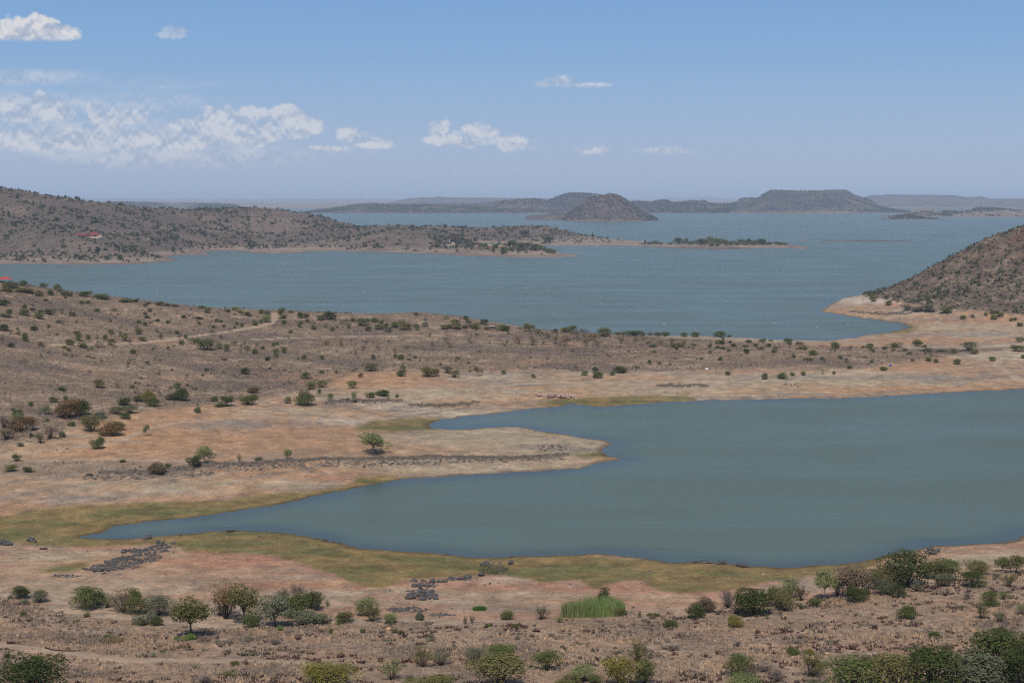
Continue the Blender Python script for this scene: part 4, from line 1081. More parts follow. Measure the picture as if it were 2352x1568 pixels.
 ('G', 1350, 930, 300, 85, 'twig', 'grey', None), ('G', 690, 1002, 112, 122, 'twig', 'brown', None), ('G', 300, 852, 102, 62, 'twig', 'twig', None), ('G', 740, 1012, 92, 62, 'spread', 'green', None), ('G', 920, 990, 155, 55, 'twig', 'twig', None),
]
# ---- plants on the spit and the far side of the inlet (window, x, foot, w, h, kind, colour, label)
L1 = [(1275, 122, 108, 92, 'round', Y_, 'yellow-green round bush joined to a darker one on the red flat'), (1315, 157, 98, 72, 'round', G, 'dark round bush in front of a yellow-green one on the red flat'), (1180, 114, 78, 47, 'round', O), (1065, 150, 104, 60, 'spread', D_), (1550, 110, 114, 100, 'round', D_, 'tall dark green ball-shaped bush beside a brown one on the flat'),
 (1470, 104, 98, 57, 'round', B_), (1830, 120, 72, 44, 'spread', G), (1945, 157, 104, 77, 'tree', D_, 'dark umbrella tree with pale trunk and black shade on the flat'), (1885, 162, 88, 30, 'spread', G), (2125, 142, 124, 72, 'round', G), (2175, 100, 62, 42, 'round', G), (2165, 44, 98, 52, 'round', 'rust'), (990, 224, 114, 62, 'acacia', O), (1110, 220, 124, 64, 'acacia', 'grey', 'grey-green umbrella thorn on the red flat'),
 (1075, 264, 78, 47, 'round', G), (855, 262, 92, 57, 'round', 'grey'), (705, 237, 128, 108, 'round', D_, 'dark green half of a mixed brown and green thicket'), (595, 260, 190, 142, 'round', 'rust', 'russet half of a mixed brown and green thicket'), (680, 180, 130, 80, 'round', B_), (390, 227, 82, 67, 'tree', 'lime', 'pale green tree behind a bare white-stemmed tree'), (360, 292, 84, 112, 'bare', 'twig', 'bare white-stemmed tree in the scrub'), (155, 242, 114, 54, 'spread', D_), (160, 272, 78, 57, 'round', 'lime'),
 (205, 367, 168, 108, 'round', 'rust', 'rust-brown leafy bush behind a bare white tree'), (250, 432, 74, 112, 'bare', 'twig', 'small bare white tree in front of a rust-brown bush'), (430, 437, 154, 122, 'twig', 'pink', 'pinkish leafless bush on the yellow grass'), (85, 352, 114, 82, 'twig', B_), (30, 342, 94, 92, 'twig', 'twig'), (60, 442, 144, 97, 'twig', B_), (345, 477, 78, 87, 'twig', O), (530, 422, 52, 47, 'round', 'grey'), (615, 327, 57, 37, 'round', G),
 (780, 372, 188, 130, 'acacia', O, 'wide olive dome-shaped thorn tree beside a rust-orange one'), (955, 407, 174, 110, 'round', 'rust', 'rust-orange dome-shaped bush beside a wide olive one'), (1010, 365, 94, 70, 'round', O), (1250, 414, 54, 92, 'tree', 'lime', 'thin young tree with pale stem alone on the red flat'), (835, 522, 98, 82, 'round', G, 'green bush beside the forked car track'), (860, 457, 52, 37, 'round', G), (1695, 214, 57, 47, 'round', G), (1690, 152, 20, 14, 'round', G),
 (140, 630, 62, 57, 'round', G), (175, 502, 57, 32, 'spread', 'grey'), (90, 714, 94, 52, 'spread', G), (240, 720, 84, 40, 'spread', D_), (1040, 642, 52, 27, 'spread', G), (1340, 742, 128, 98, 'round', 'brown', 'dark brownish bush growing from the rock ledge'), (1435, 692, 57, 44, 'spread', G), (1660, 682, 98, 92, 'round', D_, 'dark green bush beside the pale leaning tree on the rock ledge'), (1755, 652, 144, 134, 'tree', 'lime', 'pale green tree standing on the rock ledge with its shadow behind'),
 (2045, 642, 37, 77, 'twig', 'lime'), (2215, 642, 67, 50, 'round', 'grey'), (760, 754, 52, 24, 'spread', 'grey'), (265, 417, 47, 32, 'spread', 'grey'), (485, 212, 32, 32, 'spread', D_)]
L2 = [(1050, 460, 248, 166, 'tree', 'lime', 'lone pale-leaved tree on the bare spit with its shadow beneath'), (325, 507, 74, 82, 'tree', 'lime', 'small pale green tree at the brink of the rock ledge')]
M1 = [(195, 140, 65, 50, 'r', G), (120, 152, 150, 55, 's', 'grey'), (45, 162, 42, 46, 'r', O), (80, 182, 100, 32, 's', O), (220, 192, 160, 37, 's', O), (335, 222, 70, 42, 'r', O), (375, 142, 60, 36, 'r', O), (435, 214, 56, 40, 'r', D_), (575, 217, 86, 36, 's', G), (490, 172, 52, 50, 'r', O), (515, 192, 42, 40, 'r', O), (722, 227, 76, 42, 'r', D_), (760, 194, 60, 24, 's', O),
 (890, 247, 130, 42, 's', G), (1075, 274, 92, 34, 's', O), (1155, 274, 62, 22, 's', D_), (1245, 307, 36, 20, 's', D_), (1270, 287, 52, 16, 's', O), (1365, 302, 76, 32, 's', O), (1435, 307, 52, 24, 's', D_), (1500, 312, 62, 18, 's', G), (1720, 330, 62, 24, 's', G), (1770, 367, 46, 32, 'r', O), (1785, 337, 52, 15, 's', D_), (1940, 357, 52, 30, 's', G), (2015, 347, 72, 34, 's', 'lime'),
 (2060, 367, 52, 26, 's', O), (2110, 387, 62, 30, 's', D_), (2235, 372, 46, 32, 'r', G), (2285, 382, 62, 36, 's', 'grey'), (25, 302, 78, 46, 'r', D_), (55, 287, 46, 30, 'r', G), (215, 324, 36, 26, 'r', D_), (280, 347, 46, 26, 'r', 'grey'), (75, 372, 52, 32, 'r', D_), (45, 402, 92, 30, 's', 'grey'), (215, 387, 78, 52, 'r', G), (350, 372, 42, 34, 'r', G), (425, 382, 82, 46, 'r', G),
 (530, 372, 46, 52, 't', O), (320, 412, 82, 46, 'r', G), (620, 392, 56, 34, 'r', O), (510, 452, 62, 26, 's', 'grey'), (415, 487, 26, 22, 'r', G), (390, 264, 36, 22, 's', O), (560, 244, 24, 22, 'r', O), (700, 287, 42, 26, 'r', O), (750, 282, 46, 24, 's', O), (830, 354, 46, 26, 'r', G), (980, 347, 62, 24, 't', 'grey'), (1240, 382, 40, 20, 's', D_), (1260, 412, 52, 22, 's', G), (1280, 354, 42, 26, 'r', O),
 (1345, 437, 42, 20, 's', D_), (1190, 452, 42, 26, 'r', O), (1240, 477, 40, 30, 'r', D_), (1435, 452, 42, 22, 's', D_), (1565, 410, 36, 24, 'r', D_), (1700, 417, 72, 17, 's', D_), (1705, 467, 26, 22, 'r', D_), (1855, 442, 46, 26, 'r', O), (1890, 447, 36, 22, 'r', 'grey'), (2175, 472, 52, 42, 'r', G), (2010, 497, 24, 20, 'r', G), (2065, 487, 32, 32, 'r', G), (2025, 467, 32, 24, 'r', G), (2230, 457, 32, 32, 'r', G),
 (2285, 447, 67, 62, 'r', 'lime'), (1830, 497, 36, 22, 'r', D_), (1910, 487, 32, 20, 'r', G), (40, 517, 82, 52, 'r', D_), (95, 547, 42, 36, 't', 'twig'), (160, 557, 67, 36, 't', B_), (215, 607, 47, 52, 'r', G), (212, 557, 36, 22, 'r', G), (150, 512, 26, 22, 'r', Y_), (292, 514, 57, 34, 'r', D_), (15, 622, 46, 56, 't', B_), (95, 657, 62, 30, 'r', D_), (345, 647, 52, 32, 'r', O), (362, 662, 42, 27, 't', 'twig'),
 (490, 557, 24, 20, 'r', G), (660, 545, 52, 26, 'r', O), (675, 605, 68, 54, 'a', G), (600, 644, 68, 50, 'r', G), (555, 670, 46, 22, 'r', Y_), (590, 692, 36, 24, 'r', G), (750, 594, 42, 42, 'r', G), (710, 662, 102, 37, 's', O), (830, 617, 46, 57, 't', 'grey'), (850, 662, 82, 47, 't', O), (900, 594, 42, 37, 'r', G), (955, 644, 68, 52, 'a', O), (975, 672, 36, 27, 't', 'twig'), (788, 680, 26, 24, 'r', G), (760, 692, 42, 32, 't', 'twig'),
 (950, 547, 42, 38, 'r', O), (1030, 554, 26, 18, 'r', G), (1065, 604, 68, 62, 'a', O), (1110, 634, 52, 46, 't', 'twig'), (1185, 547, 62, 50, 'r', O), (1220, 607, 57, 34, 'r', G), (1375, 592, 52, 40, 't', B_), (1380, 554, 36, 24, 't', O), (1517, 547, 34, 28, 'r', G), (1540, 594, 37, 52, 't', B_), (1588, 582, 36, 27, 'r', G), (1557, 637, 46, 37, 'r', O), (1630, 622, 46, 46, 't', 'grey'), (1770, 682, 154, 92, 'a', G, 'biggest green thorn tree on the scrub slope below the dirt track'),
 (1690, 622, 62, 37, 'r', G), (1875, 672, 57, 47, 'a', 'grey'), (1940, 692, 62, 57, 'a', O), (1820, 557, 47, 47, 't', B_), (1970, 532, 52, 42, 't', 'twig'), (1892, 587, 47, 37, 't', B_), (2005, 647, 52, 42, 't', 'grey'), (2065, 667, 36, 32, 't', 'grey'), (2090, 652, 36, 42, 't', O), (2115, 692, 52, 42, 'a', 'grey'), (2055, 707, 36, 37, 't', 'grey'), (2180, 714, 47, 37, 'r', G), (2245, 677, 47, 27, 's', O), (2285, 774, 37, 30, 'r', D_),
 (1135, 717, 52, 40, 'r', G), (1437, 680, 24, 30, 'r', G), (1325, 674, 32, 32, 't', 'grey'), (810, 810, 42, 24, 't', O), (1098, 805, 24, 22, 'r', O), (1240, 802, 32, 22, 't', O), (1330, 772, 27, 27, 't', 'grey'), (2095, 887, 77, 47, 'r', D_), (1920, 770, 52, 16, 's', O), (215, 787, 47, 32, 't', 'grey'), (850, 1007, 88, 70, 'a', O, 'dark-stemmed olive thorn tree alone on the tufted grass flat'), (1005, 1004, 42, 40, 't', 'grey'), (1130, 1007, 42, 24, 's', O),
 (530, 1032, 62, 32, 's', D_), (560, 1110, 37, 37, 'r', 'grey'), (460, 1132, 68, 47, 'r', G), (262, 1160, 42, 37, 'r', G), (1515, 1010, 57, 42, 'r', G), (1170, 1057, 57, 32, 't', 'twig')]
M2 = [(268, 202, 57, 87, 'e', O), (350, 152, 42, 22, 's', G), (290, 202, 42, 32, 'r', G), (440, 197, 62, 47, 'r', D_), (485, 192, 42, 32, 'r', 'brown'), (605, 217, 57, 44, 'r', G), (680, 207, 104, 62, 'r', D_, 'dark green bush clump on the crest beside the end of the dirt track'), (540, 292, 46, 32, 'r', G), (490, 230, 36, 26, 'r', O), (290, 247, 46, 32, 'r', G), (425, 277, 42, 52, 'r', O), (705, 307, 36, 36, 'r', O), (650, 277, 36, 32, 't', 'grey'), (790, 252, 46, 42, 't', 'twig'),
 (830, 247, 42, 42, 't', O), (885, 227, 42, 32, 'r', O), (960, 262, 92, 57, 'a', G), (1010, 227, 42, 27, 'r', 'grey'), (1065, 232, 57, 37, 'r', G), (1120, 247, 42, 32, 'r', G), (1015, 307, 52, 40, 'r', G), (845, 287, 36, 37, 'a', 'grey'), (1105, 294, 72, 40, 'r', O), (1165, 287, 57, 47, 'a', G), (1180, 314, 62, 32, 'r', 'grey'), (1240, 280, 67, 47, 'r', G), (1300, 267, 62, 47, 'a', O), (1330, 297, 92, 52, 'r', O), (1425, 272, 46, 27, 'r', 'grey'), (1430, 302, 42, 42, 'a', 'grey'),
 (1500, 272, 52, 37, 'a', 'grey'), (1500, 227, 36, 32, 't', 'twig'), (1420, 172, 42, 24, 'r', O), (1680, 207, 46, 32, 't', 'grey'), (1845, 210, 46, 30, 'r', D_), (1870, 230, 42, 22, 'r', G), (1760, 292, 92, 77, 'a', O), (1660, 292, 62, 37, 'r', O), (1700, 287, 52, 37, 'r', O), (1840, 287, 52, 32, 'r', G), (1935, 287, 82, 47, 'r', O), (1880, 272, 72, 52, 't', 'twig'), (2000, 252, 62, 42, 'r', D_), (2025, 297, 42, 27, 'r', O), (2110, 292, 72, 37, 't', 'twig'), (2160, 287, 62, 32, 'r', O), (2195, 310, 62, 42, 'r', D_),
 (655, 427, 62, 42, 't', 'rust'), (780, 432, 47, 40, 't', 'rust'), (60, 440, 52, 34, 't', 'grey'), (110, 462, 47, 30, 't', 'grey'), (200, 442, 30, 32, 'r', G), (232, 427, 34, 27, 'r', G), (40, 499, 42, 34, 'r', G), (220, 530, 50, 67, 'a', G), (290, 497, 54, 50, 'a', G), (148, 560, 40, 30, 'r', D_), (463, 545, 40, 32, 'r', G), (415, 557, 37, 27, 't', O), (612, 550, 37, 34, 'r', G), (742, 487, 32, 24, 't', 'grey'), (905, 517, 37, 42, 't', O), (1055, 547, 42, 37, 'r', 'grey'), (1098, 532, 37, 27, 't', 'grey'),
 (1240, 537, 30, 37, 'r', G), (1290, 552, 54, 42, 'r', G), (1240, 497, 52, 47, 't', 'rust'), (1345, 467, 42, 32, 't', B_), (1410, 542, 32, 24, 'r', O), (1360, 557, 62, 17, 's', B_), (1775, 552, 44, 24, 's', O), (975, 472, 57, 37, 't', 'twig'), (990, 422, 42, 37, 't', 'twig'), (1090, 462, 37, 32, 't', 'twig'), (1560, 437, 42, 32, 't', 'rust'), (1540, 352, 37, 32, 't', 'twig'), (1675, 392, 52, 34, 't', 'twig'), (1715, 447, 37, 27, 't', O), (1880, 392, 37, 32, 't', 'twig'),
 (1310, 397, 42, 24, 't', O), (345, 327, 47, 27, 's', O), (1030, 650, 112, 60, 'a', O, 'olive dome-shaped thorn tree alone on the orange flat'), (950, 704, 44, 40, 'r', 'rust'), (1290, 694, 72, 47, 'r', G), (1305, 652, 57, 44, 'a', G), (1525, 697, 134, 77, 'a', O, 'broad olive thorn tree joined to a brownish one on the orange flat'), (1590, 694, 67, 62, 'a', 'rust'), (1690, 667, 98, 67, 't', 'twig'), (1745, 702, 114, 72, 't', O), (1965, 692, 67, 62, 't', B_), (1930, 647, 42, 37, 'r', O), (1880, 662, 37, 32, 't', G),
 (2170, 677, 37, 34, 'r', G), (615, 670, 42, 28, 'r', G), (475, 714, 72, 52, 'r', G), (515, 807, 92, 64, 'a', O), (620, 790, 92, 54, 'a', G), (877, 797, 80, 62, 'a', G), (593, 844, 36, 40, 'r', G), (690, 904, 50, 60, 'a', O), (1030, 877, 72, 44, 'r', G), (1135, 860, 104, 47, 'r', D_), (1258, 877, 30, 30, 'r', 'grey'), (1187, 902, 44, 42, 't', 'grey'), (890, 922, 57, 87, 'e', 'lime', 'thin little tree on the rim of the upper rock ledge'), (838, 910, 26, 30, 'r', G),
 (325, 927, 57, 57, 'r', 'grey'), (475, 942, 138, 118, 'r', G, 'tall green bush standing on the upper rock ledge')]
M3 = [(245, 307, 104, 57, 'e', O, 'leafy tree clump on the crest of the peninsula above the lake'), (30, 307, 87, 47, 'r', O), (600, 320, 94, 57, 'r', O), (540, 314, 57, 32, 'r', Y_), (318, 332, 47, 37, 'a', O), (475, 322, 47, 32, 'r', 'brown'), (715, 332, 94, 47, 't', 'twig'), (895, 352, 104, 74, 'r', O, 'biggest rounded olive tree clump on the lake-side rim of the peninsula'), (1010, 337, 72, 22, 's', G), (1055, 362, 52, 52, 't', 'brown'), (1150, 347, 134, 42, 's', G), (1220, 352, 52, 32, 'r', O), (1283, 352, 42, 32, 'a', 'rust'),
 (1350, 350, 67, 32, 'r', G), (1415, 354, 64, 40, 'r', G), (1575, 357, 64, 32, 'r', G), (1667, 359, 67, 40, 'r', G), (1880, 357, 94, 50, 'r', G), (1958, 340, 34, 22, 'r', G), (1905, 384, 27, 24, 'r', O), (155, 417, 77, 62, 't', 'rust'), (275, 432, 82, 72, 't', B_), (400, 367, 57, 47, 't', B_), (375, 427, 42, 32, 't', 'twig'), (475, 417, 72, 72, 't', O), (560, 432, 94, 82, 't', 'rust'), (640, 367, 72, 62, 't', B_), (670, 394, 42, 37, 't', O), (740, 437, 72, 72, 't', B_),
 (790, 387, 84, 57, 't', 'rust'), (830, 432, 67, 47, 't', B_), (510, 432, 52, 32, 't', 'twig'), (1040, 412, 82, 47, 't', B_), (1163, 402, 47, 40, 't', B_), (1235, 392, 62, 32, 't', O), (1285, 414, 52, 27, 't', B_), (1375, 422, 57, 40, 't', B_), (1470, 417, 67, 47, 't', B_), (1575, 417, 57, 37, 't', 'rust'), (1540, 442, 72, 32, 's', O), (1480, 447, 57, 32, 's', O), (1305, 447, 77, 30, 's', 'grey'), (1665, 432, 72, 18, 's', O), (1510, 467, 32, 24, 'r', D_),
 (1803, 427, 22, 22, 'r', 'grey'), (1855, 422, 30, 22, 'r', G), (1900, 422, 52, 34, 'r', D_), (1965, 412, 30, 20, 'r', D_), (1795, 447, 27, 20, 'r', D_), (1860, 457, 32, 22, 'r', D_), (1905, 467, 37, 24, 'r', D_), (2000, 442, 47, 27, 'r', D_), (2130, 410, 47, 28, 'r', D_), (2095, 447, 42, 22, 'r', 'grey'), (2185, 440, 37, 24, 'r', D_), (2230, 467, 42, 27, 'r', 'grey'), (2240, 404, 57, 30, 'r', G), (2112, 502, 47, 42, 'r', D_), (1955, 484, 30, 24, 'r', 'grey'), (1795, 502, 30, 27, 'r', 'grey'),
 (1725, 554, 34, 22, 'r', 'grey'), (1888, 560, 42, 28, 'r', D_), (1280, 587, 32, 30, 'r', G), (1360, 590, 32, 24, 'r', O), (1455, 602, 37, 27, 't', 'grey'), (1170, 622, 47, 16, 's', O), (650, 642, 42, 42, 't', B_), (812, 657, 50, 42, 'r', D_), (722, 687, 50, 37, 'r', G), (838, 707, 84, 50, 'r', G, 'wide green bush on the sandy flat beside a dark round one'), (1025, 664, 98, 50, 'r', D_, 'very dark round bush at the foot of the brown mound'), (958, 685, 44, 32, 'r', G), (285, 709, 36, 32, 'r', G), (1950, 684, 40, 30, 'r', G), (2265, 720, 47, 47, 'r', 'grey'),
 (2315, 397, 37, 17, 's', G), (2300, 442, 42, 27, 'r', D_), (2345, 492, 42, 27, 'r', O), (1320, 492, 42, 22, 's', 'grey')]
M4 = [(325, 627, 67, 42, 'r', G), (345, 642, 36, 26, 'r', G), (430, 642, 62, 30, 's', O), (215, 677, 42, 26, 'r', 'grey'), (370, 750, 42, 30, 'r', 'grey'), (440, 682, 52, 24, 's', O), (470, 687, 36, 32, 'r', O), (540, 727, 82, 37, 's', O), (620, 770, 42, 27, 'r', 'grey'), (775, 762, 40, 34, 'r', 'grey'), (825, 787, 57, 34, 't', 'brown'), (730, 677, 68, 57, 'r', G), (860, 692, 52, 47, 't', 'brown'), (970, 670, 36, 20, 's', O), (1025, 672, 57, 40, 'r', G), (1050, 692, 42, 22, 's', O),
 (1158, 684, 47, 27, 'r', 'grey'), (1245, 662, 118, 37, 's', O), (1430, 657, 82, 57, 'r', G, 'big green round bush at the head of the far bay'), (1495, 664, 44, 24, 's', G), (1330, 697, 47, 22, 's', O), (1230, 697, 42, 27, 's', Y_), (1520, 700, 92, 30, 's', 'grey'), (1752, 717, 52, 42, 'r', O), (1885, 692, 114, 70, 'a', 'grey', 'broad grey-green umbrella thorn beside the sandy car track'), (1925, 720, 67, 44, 'r', O), (1650, 697, 82, 17, 's', 'grey'), (2255, 672, 47, 27, 'r', O), (2305, 697, 94, 47, 'r', O),
 (2320, 620, 82, 44, 'a', G), (2345, 757, 42, 27, 'r', D_), (2085, 782, 52, 37, 'r', G), (1775, 807, 57, 44, 'r', G), (1530, 782, 50, 34, 'r', G), (1595, 792, 42, 28, 'r', G), (1395, 784, 30, 22, 'r', 'grey'), (1145, 859, 57, 32, 'r', G), (855, 847, 40, 32, 'r', G), (718, 894, 27, 27, 'r', G), (285, 932, 82, 47, 'r', G, 'low green bush beside the start of the sandy car track'), (130, 937, 47, 47, 'r', 'grey'), (362, 907, 40, 30, 'r', G), (455, 902, 37, 30, 'r', G), (625, 897, 27, 42, 't', 'lime'),
 (1050, 797, 37, 32, 'r', 'grey'), (985, 752, 42, 20, 's', 'grey'), (500, 772, 82, 20, 's', O), (1375, 724, 32, 22, 's', O), (1030, 224, 72, 26, 's', G), (1058, 247, 78, 30, 's', O), (1060, 270, 44, 20, 's', G), (1198, 304, 57, 44, 'r', G, 'round green bush alone on the sandy point under the stony hill'), (1350, 347, 92, 47, 's', 'grey'), (1530, 357, 104, 52, 'r', 'grey'), (1440, 357, 112, 37, 's', 'grey'), (1680, 367, 92, 50, 'r', G), (1830, 419, 47, 32, 'r', G), (1910, 410, 32, 27, 'r', G),
 (2090, 425, 54, 40, 'r', G), (2145, 400, 54, 34, 'r', G), (2105, 374, 72, 34, 's', G), (2025, 394, 32, 27, 'r', O), (2245, 442, 32, 30, 'r', G), (2280, 434, 37, 27, 'r', G), (2318, 482, 72, 32, 's', G)]
IS = [(205, 122, 60, 28, 's', B_), (270, 118, 66, 32, 'r', G), (330, 125, 56, 22, 's', O), (462, 126, 43, 22, 'r', G), (565, 125, 92, 56, 'r', D_), (655, 112, 62, 46, 'r', G), (785, 112, 72, 32, 'r', O), (860, 132, 82, 56, 'r', D_), (905, 132, 82, 52, 'r', G), (990, 122, 84, 68, 'r', O), (1000, 142, 72, 30, 's', G), (1080, 130, 92, 58, 'r', G), (1130, 112, 102, 42, 'r', O), (1190, 110, 52, 32, 'r', O), (1270, 127, 92, 36, 'r', O), (1250, 142, 32, 18, 's', G),
 (1340, 137, 62, 26, 's', O), (1390, 117, 92, 42, 'r', O), (1490, 117, 62, 48, 'r', D_), (1540, 137, 72, 46, 'r', G), (1610, 127, 82, 40, 'r', B_), (1670, 132, 72, 50, 'r', D_), (1660, 112, 82, 46, 'r', D_), (1745, 127, 92, 30, 's', O), (1840, 117, 62, 26, 'r', B_), (1885, 130, 82, 26, 's', G), (1945, 127, 52, 20, 's', O), (1982, 128, 36, 16, 's', G), (720, 127, 92, 30, 's', G), (1440, 132, 72, 30, 's', O), (1190, 137, 60, 30, 's', O), (1080, 142, 70, 26, 's', G)]
HO = [(620, 270, 102, 52, 's', O), (690, 312, 62, 42, 's', G), (850, 322, 142, 88, 't', O), (945, 277, 82, 52, 'r', G), (1140, 297, 92, 52, 'r', G), (1200, 262, 82, 42, 'r', D_), (1250, 295, 42, 62, 'r', O), (1300, 327, 122, 36, 's', G), (1430, 337, 92, 42, 's', O), (1410, 290, 84, 88, 'e', D_), (1480, 295, 104, 104, 'e', D_), (1600, 300, 124, 78, 'e', O), (1580, 342, 132, 46, 's', G), (1740, 302, 132, 82, 'e', O), (1880, 332, 154, 78, 'r', O), (2070, 347, 102, 42, 'r', O), (2130, 382, 82, 42, 'r', G), (2210, 387, 112, 56, 'r', O),
 (1290, 402, 62, 42, 'r', D_), (1095, 352, 62, 42, 's', O), (40, 272, 72, 62, 'r', O), (90, 192, 92, 42, 's', G), (370, 152, 132, 72, 'r', B_), (190, 142, 62, 36, 'r', O), (500, 152, 102, 52, 's', G), (755, 157, 62, 36, 'r', D_), (1690, 82, 134, 78, 'r', D_), (2140, 172, 152, 62, 'r', D_), (400, 242, 62, 42, 'r', G), (980, 315, 80, 40, 's', O), (1670, 330, 100, 40, 's', G)]
KK = {'r': 'round', 's': 'spread', 't': 'twig', 'a': 'acacia', 'e': 'tree'}

def zone_words(fr, u, v, hit):
    if fr == 'IS':
        return 'on the low wooded island'
    if fr == 'HO':
        return 'by the far chalets'
    y = hit[1]
    if fr in 'ABCEGH':
        if v < float(vb(vb1_pts, u)) + 6:
            return 'on the mudflat rim'
        return 'on the tufted dry grassland'
    if fr in ('L1', 'L2'):
        if v > 1050:
            return 'by the rock ledge'
        return 'at the red flat edge'
    if u > 1985 and v < 775:
        return 'on the sandy point'
    if u < 1450 and v - float(np.interp(u, [0, 130, 260, 420, 640, 800, 960, 1070, 1200, 1400], [645, 664, 682, 702, 714, 722, 719, 732, 753, 768])) < 28:
        return 'on the peninsula crest'
    if u >= 1450 and v < 800:
        return 'on the lake-side rim'
    if v > float(vb(vb2_pts, u)) - 4:
        return 'on the bare sandy flat'
    if u > 1500:
        return 'on the dark brown mound'
    return 'on the brown scrub slope'

plants = []
for fr, lst in (('FG', FG), ('L1', L1), ('L2', L2), ('M1', M1), ('M2', M2), ('M3', M3), ('M4', M4), ('IS', IS), ('HO', HO)):
    for e in lst:
        f_ = fr
        if fr == 'FG':
            f_, e = e[0], e[1:]
        x, yb, w, h, kd, cl = e[:6]
        lab = e[6] if len(e) > 6 else None
        kd = KK.get(kd, kd)
        if kd == 'acacia' and lab and ('umbrella' in lab or 'flat-topped' in lab or 'Flat' in lab):
            kd = 'umbrella'
        u, v = fx(f_, x, yb)
        far = f_ in ('IS', 'HO')
        q = (hit_far if far else hit_near)(u, min(v, 1640))
        if q is None:
            continue
        sc_ = q[1] / F
        ex = 1.35 if far else (1.12 if f_ == 'G' and yb > 1100 else 1.0)
        W, Hh = fs(f_, w) * sc_ * 1.2 * min(ex, 1.2), fs(f_, h) * sc_ * 1.14 * ex
        if fr == 'FG' or fr in ('L1', 'L2'):
            lod = 0 if max(w, h) / FR[f_][2] > 24 else 1
        else:
            lod = 0 if w / FR[f_][2] > 45 else 1
        plants.append((fs(f_, w) * fs(f_, h), f_, u, v, q, W, Hh, kd, cl, lab, lod))
plants.sort(key=lambda p: -p[0])
rest_pts = []
counts = {}
PX = np.array([(p[4][0], p[4][1], p[6]) for p in plants])
first = {}
for i, p in enumerate(plants):
    f_, u, v, q, Hh, kd, cl = p[1], p[2], p[3], p[4], p[6], p[7], p[8]
    szw = 'tall ' if Hh > 4.5 else ('small ' if Hh < 2.0 else '')
    first[i] = f'{szw}{CWORD[cl]} {KWORD[kd]} {zone_words(f_, u, v, q)}'
from collections import Counter
cnt1 = Counter(first[i] for i, p in enumerate(plants) if p[9] is None)
for i, p in enumerate(plants):
    area, f_, u, v, q, W, Hh, kd, cl, lab, lod = p
    counts[kd] = counts.get(kd, 0) + 1
    if counts[kd] > 295:
        rest_pts.append((q, W, Hh, cl)); continue
    grp = None
    if lab is None:
        lab = first[i]
        if cnt1[lab] > 1:                              # look-alikes: say what grows next to it
            d = np.hypot(PX[:, 0] - q[0], PX[:, 1] - q[1]); d[i] = 1e9
            j = int(np.argmin(d))
            nb = plants[j]
            if d[j] < 2.2 * (W + nb[5]) + 4:
                rel = 'touching' if d[j] < .55 * (W + nb[5]) else 'near'
                sz = 'taller ' if nb[6] > Hh * 1.4 else ('lower ' if nb[6] < Hh * .7 else '')
                c_ = CWORD[nb[8]]
                lab += f', {rel} a {sz}{c_} {KNAME[nb[7]][1]}' if (sz or c_[0] != 'o') else f', {rel} an {c_} {KNAME[nb[7]][1]}'
            elif d[j] > 9:
                lab += ', standing well apart'
        grp = f'{KNAME[kd][1]}{"es" if KNAME[kd][1].endswith("bush") else "s"} {zone_words(f_, u, v, q)}'
    place_plant(q, W, Hh, kd, cl, lab, lod, grp, pale=(kd == 'bare' or (kd == 'tree' and cl == 'lime')))

# ------------------------------------------------------------------ uncountable cover: grass tufts, scrub, pebbles, far bushes
rg = np.random.default_rng(11)
def scatter_near(n, umin, umax, y0, y1, power=1.0):
    y = y0 + (y1 - y0) * rg.random(n) ** power
    u = rg.uniform(umin, umax, n)
    x = (u - 1176) / F * y
    z = cell(gz, x, y)
    return x, y, z
def masks_at(x, y, *arrs):
    return [cell(a, x, y) for a in arrs]
def tufts(name, x, y, z, h, w, blades, colr, mat, label, cat, kind='stuff', lean=.35):
    n = len(x)
    a = rg.uniform(0, 6.283, (n, blades)); r = rg.uniform(0, .45, (n, blades)) * w[:, None]
    bx, by = x[:, None] + r * np.cos(a), y[:, None] + r * np.sin(a)
    hh = h[:, None] * rg.uniform(.55, 1.1, (n, blades))
    lx, ly = np.cos(a) * lean * hh * rg.random((n, blades)), np.sin(a) * lean * hh * rg.random((n, blades))
    ta = rg.uniform(0, 6.283, (n, blades)); bw = w[:, None] * rg.uniform(.12, .26, (n, blades))
    dx, dy = np.cos(ta) * bw, np.sin(ta) * bw
    z0 = np.repeat(z[:, None] - .05, blades, 1)
    v = np.stack([np.stack([bx - dx, by - dy, z0], -1), np.stack([bx + dx, by + dy, z0], -1), np.stack([bx + lx + dx * .35, by + ly + dy * .35, z0 + hh], -1), np.stack([bx + lx - dx * .35, by + ly - dy * .35, z0 + hh], -1)], 2).reshape(-1, 3)
    f = np.arange(len(v)).reshape(-1, 4)
    c = np.repeat(np.repeat(colr[:, None], blades, 1) * rg.uniform(.8, 1.2, (n, blades, 1)), 4, 1).reshape(-1, 3)
    me = np_mesh(name, v, f, c)
    return link(name, me, mat, kind=kind, label=label, category=cat)

def pal(n, cols, wts):
    c = np.array(cols)[rg.choice(len(cols), n, p=np.array(wts) / sum(wts))]
    return c * rg.uniform(.85, 1.15, (n, 1))

GR = [(.74, .54, .345), (.59, .44, .30), (.53, .40, .305), (.40, .305, .235), (.70, .52, .37)]
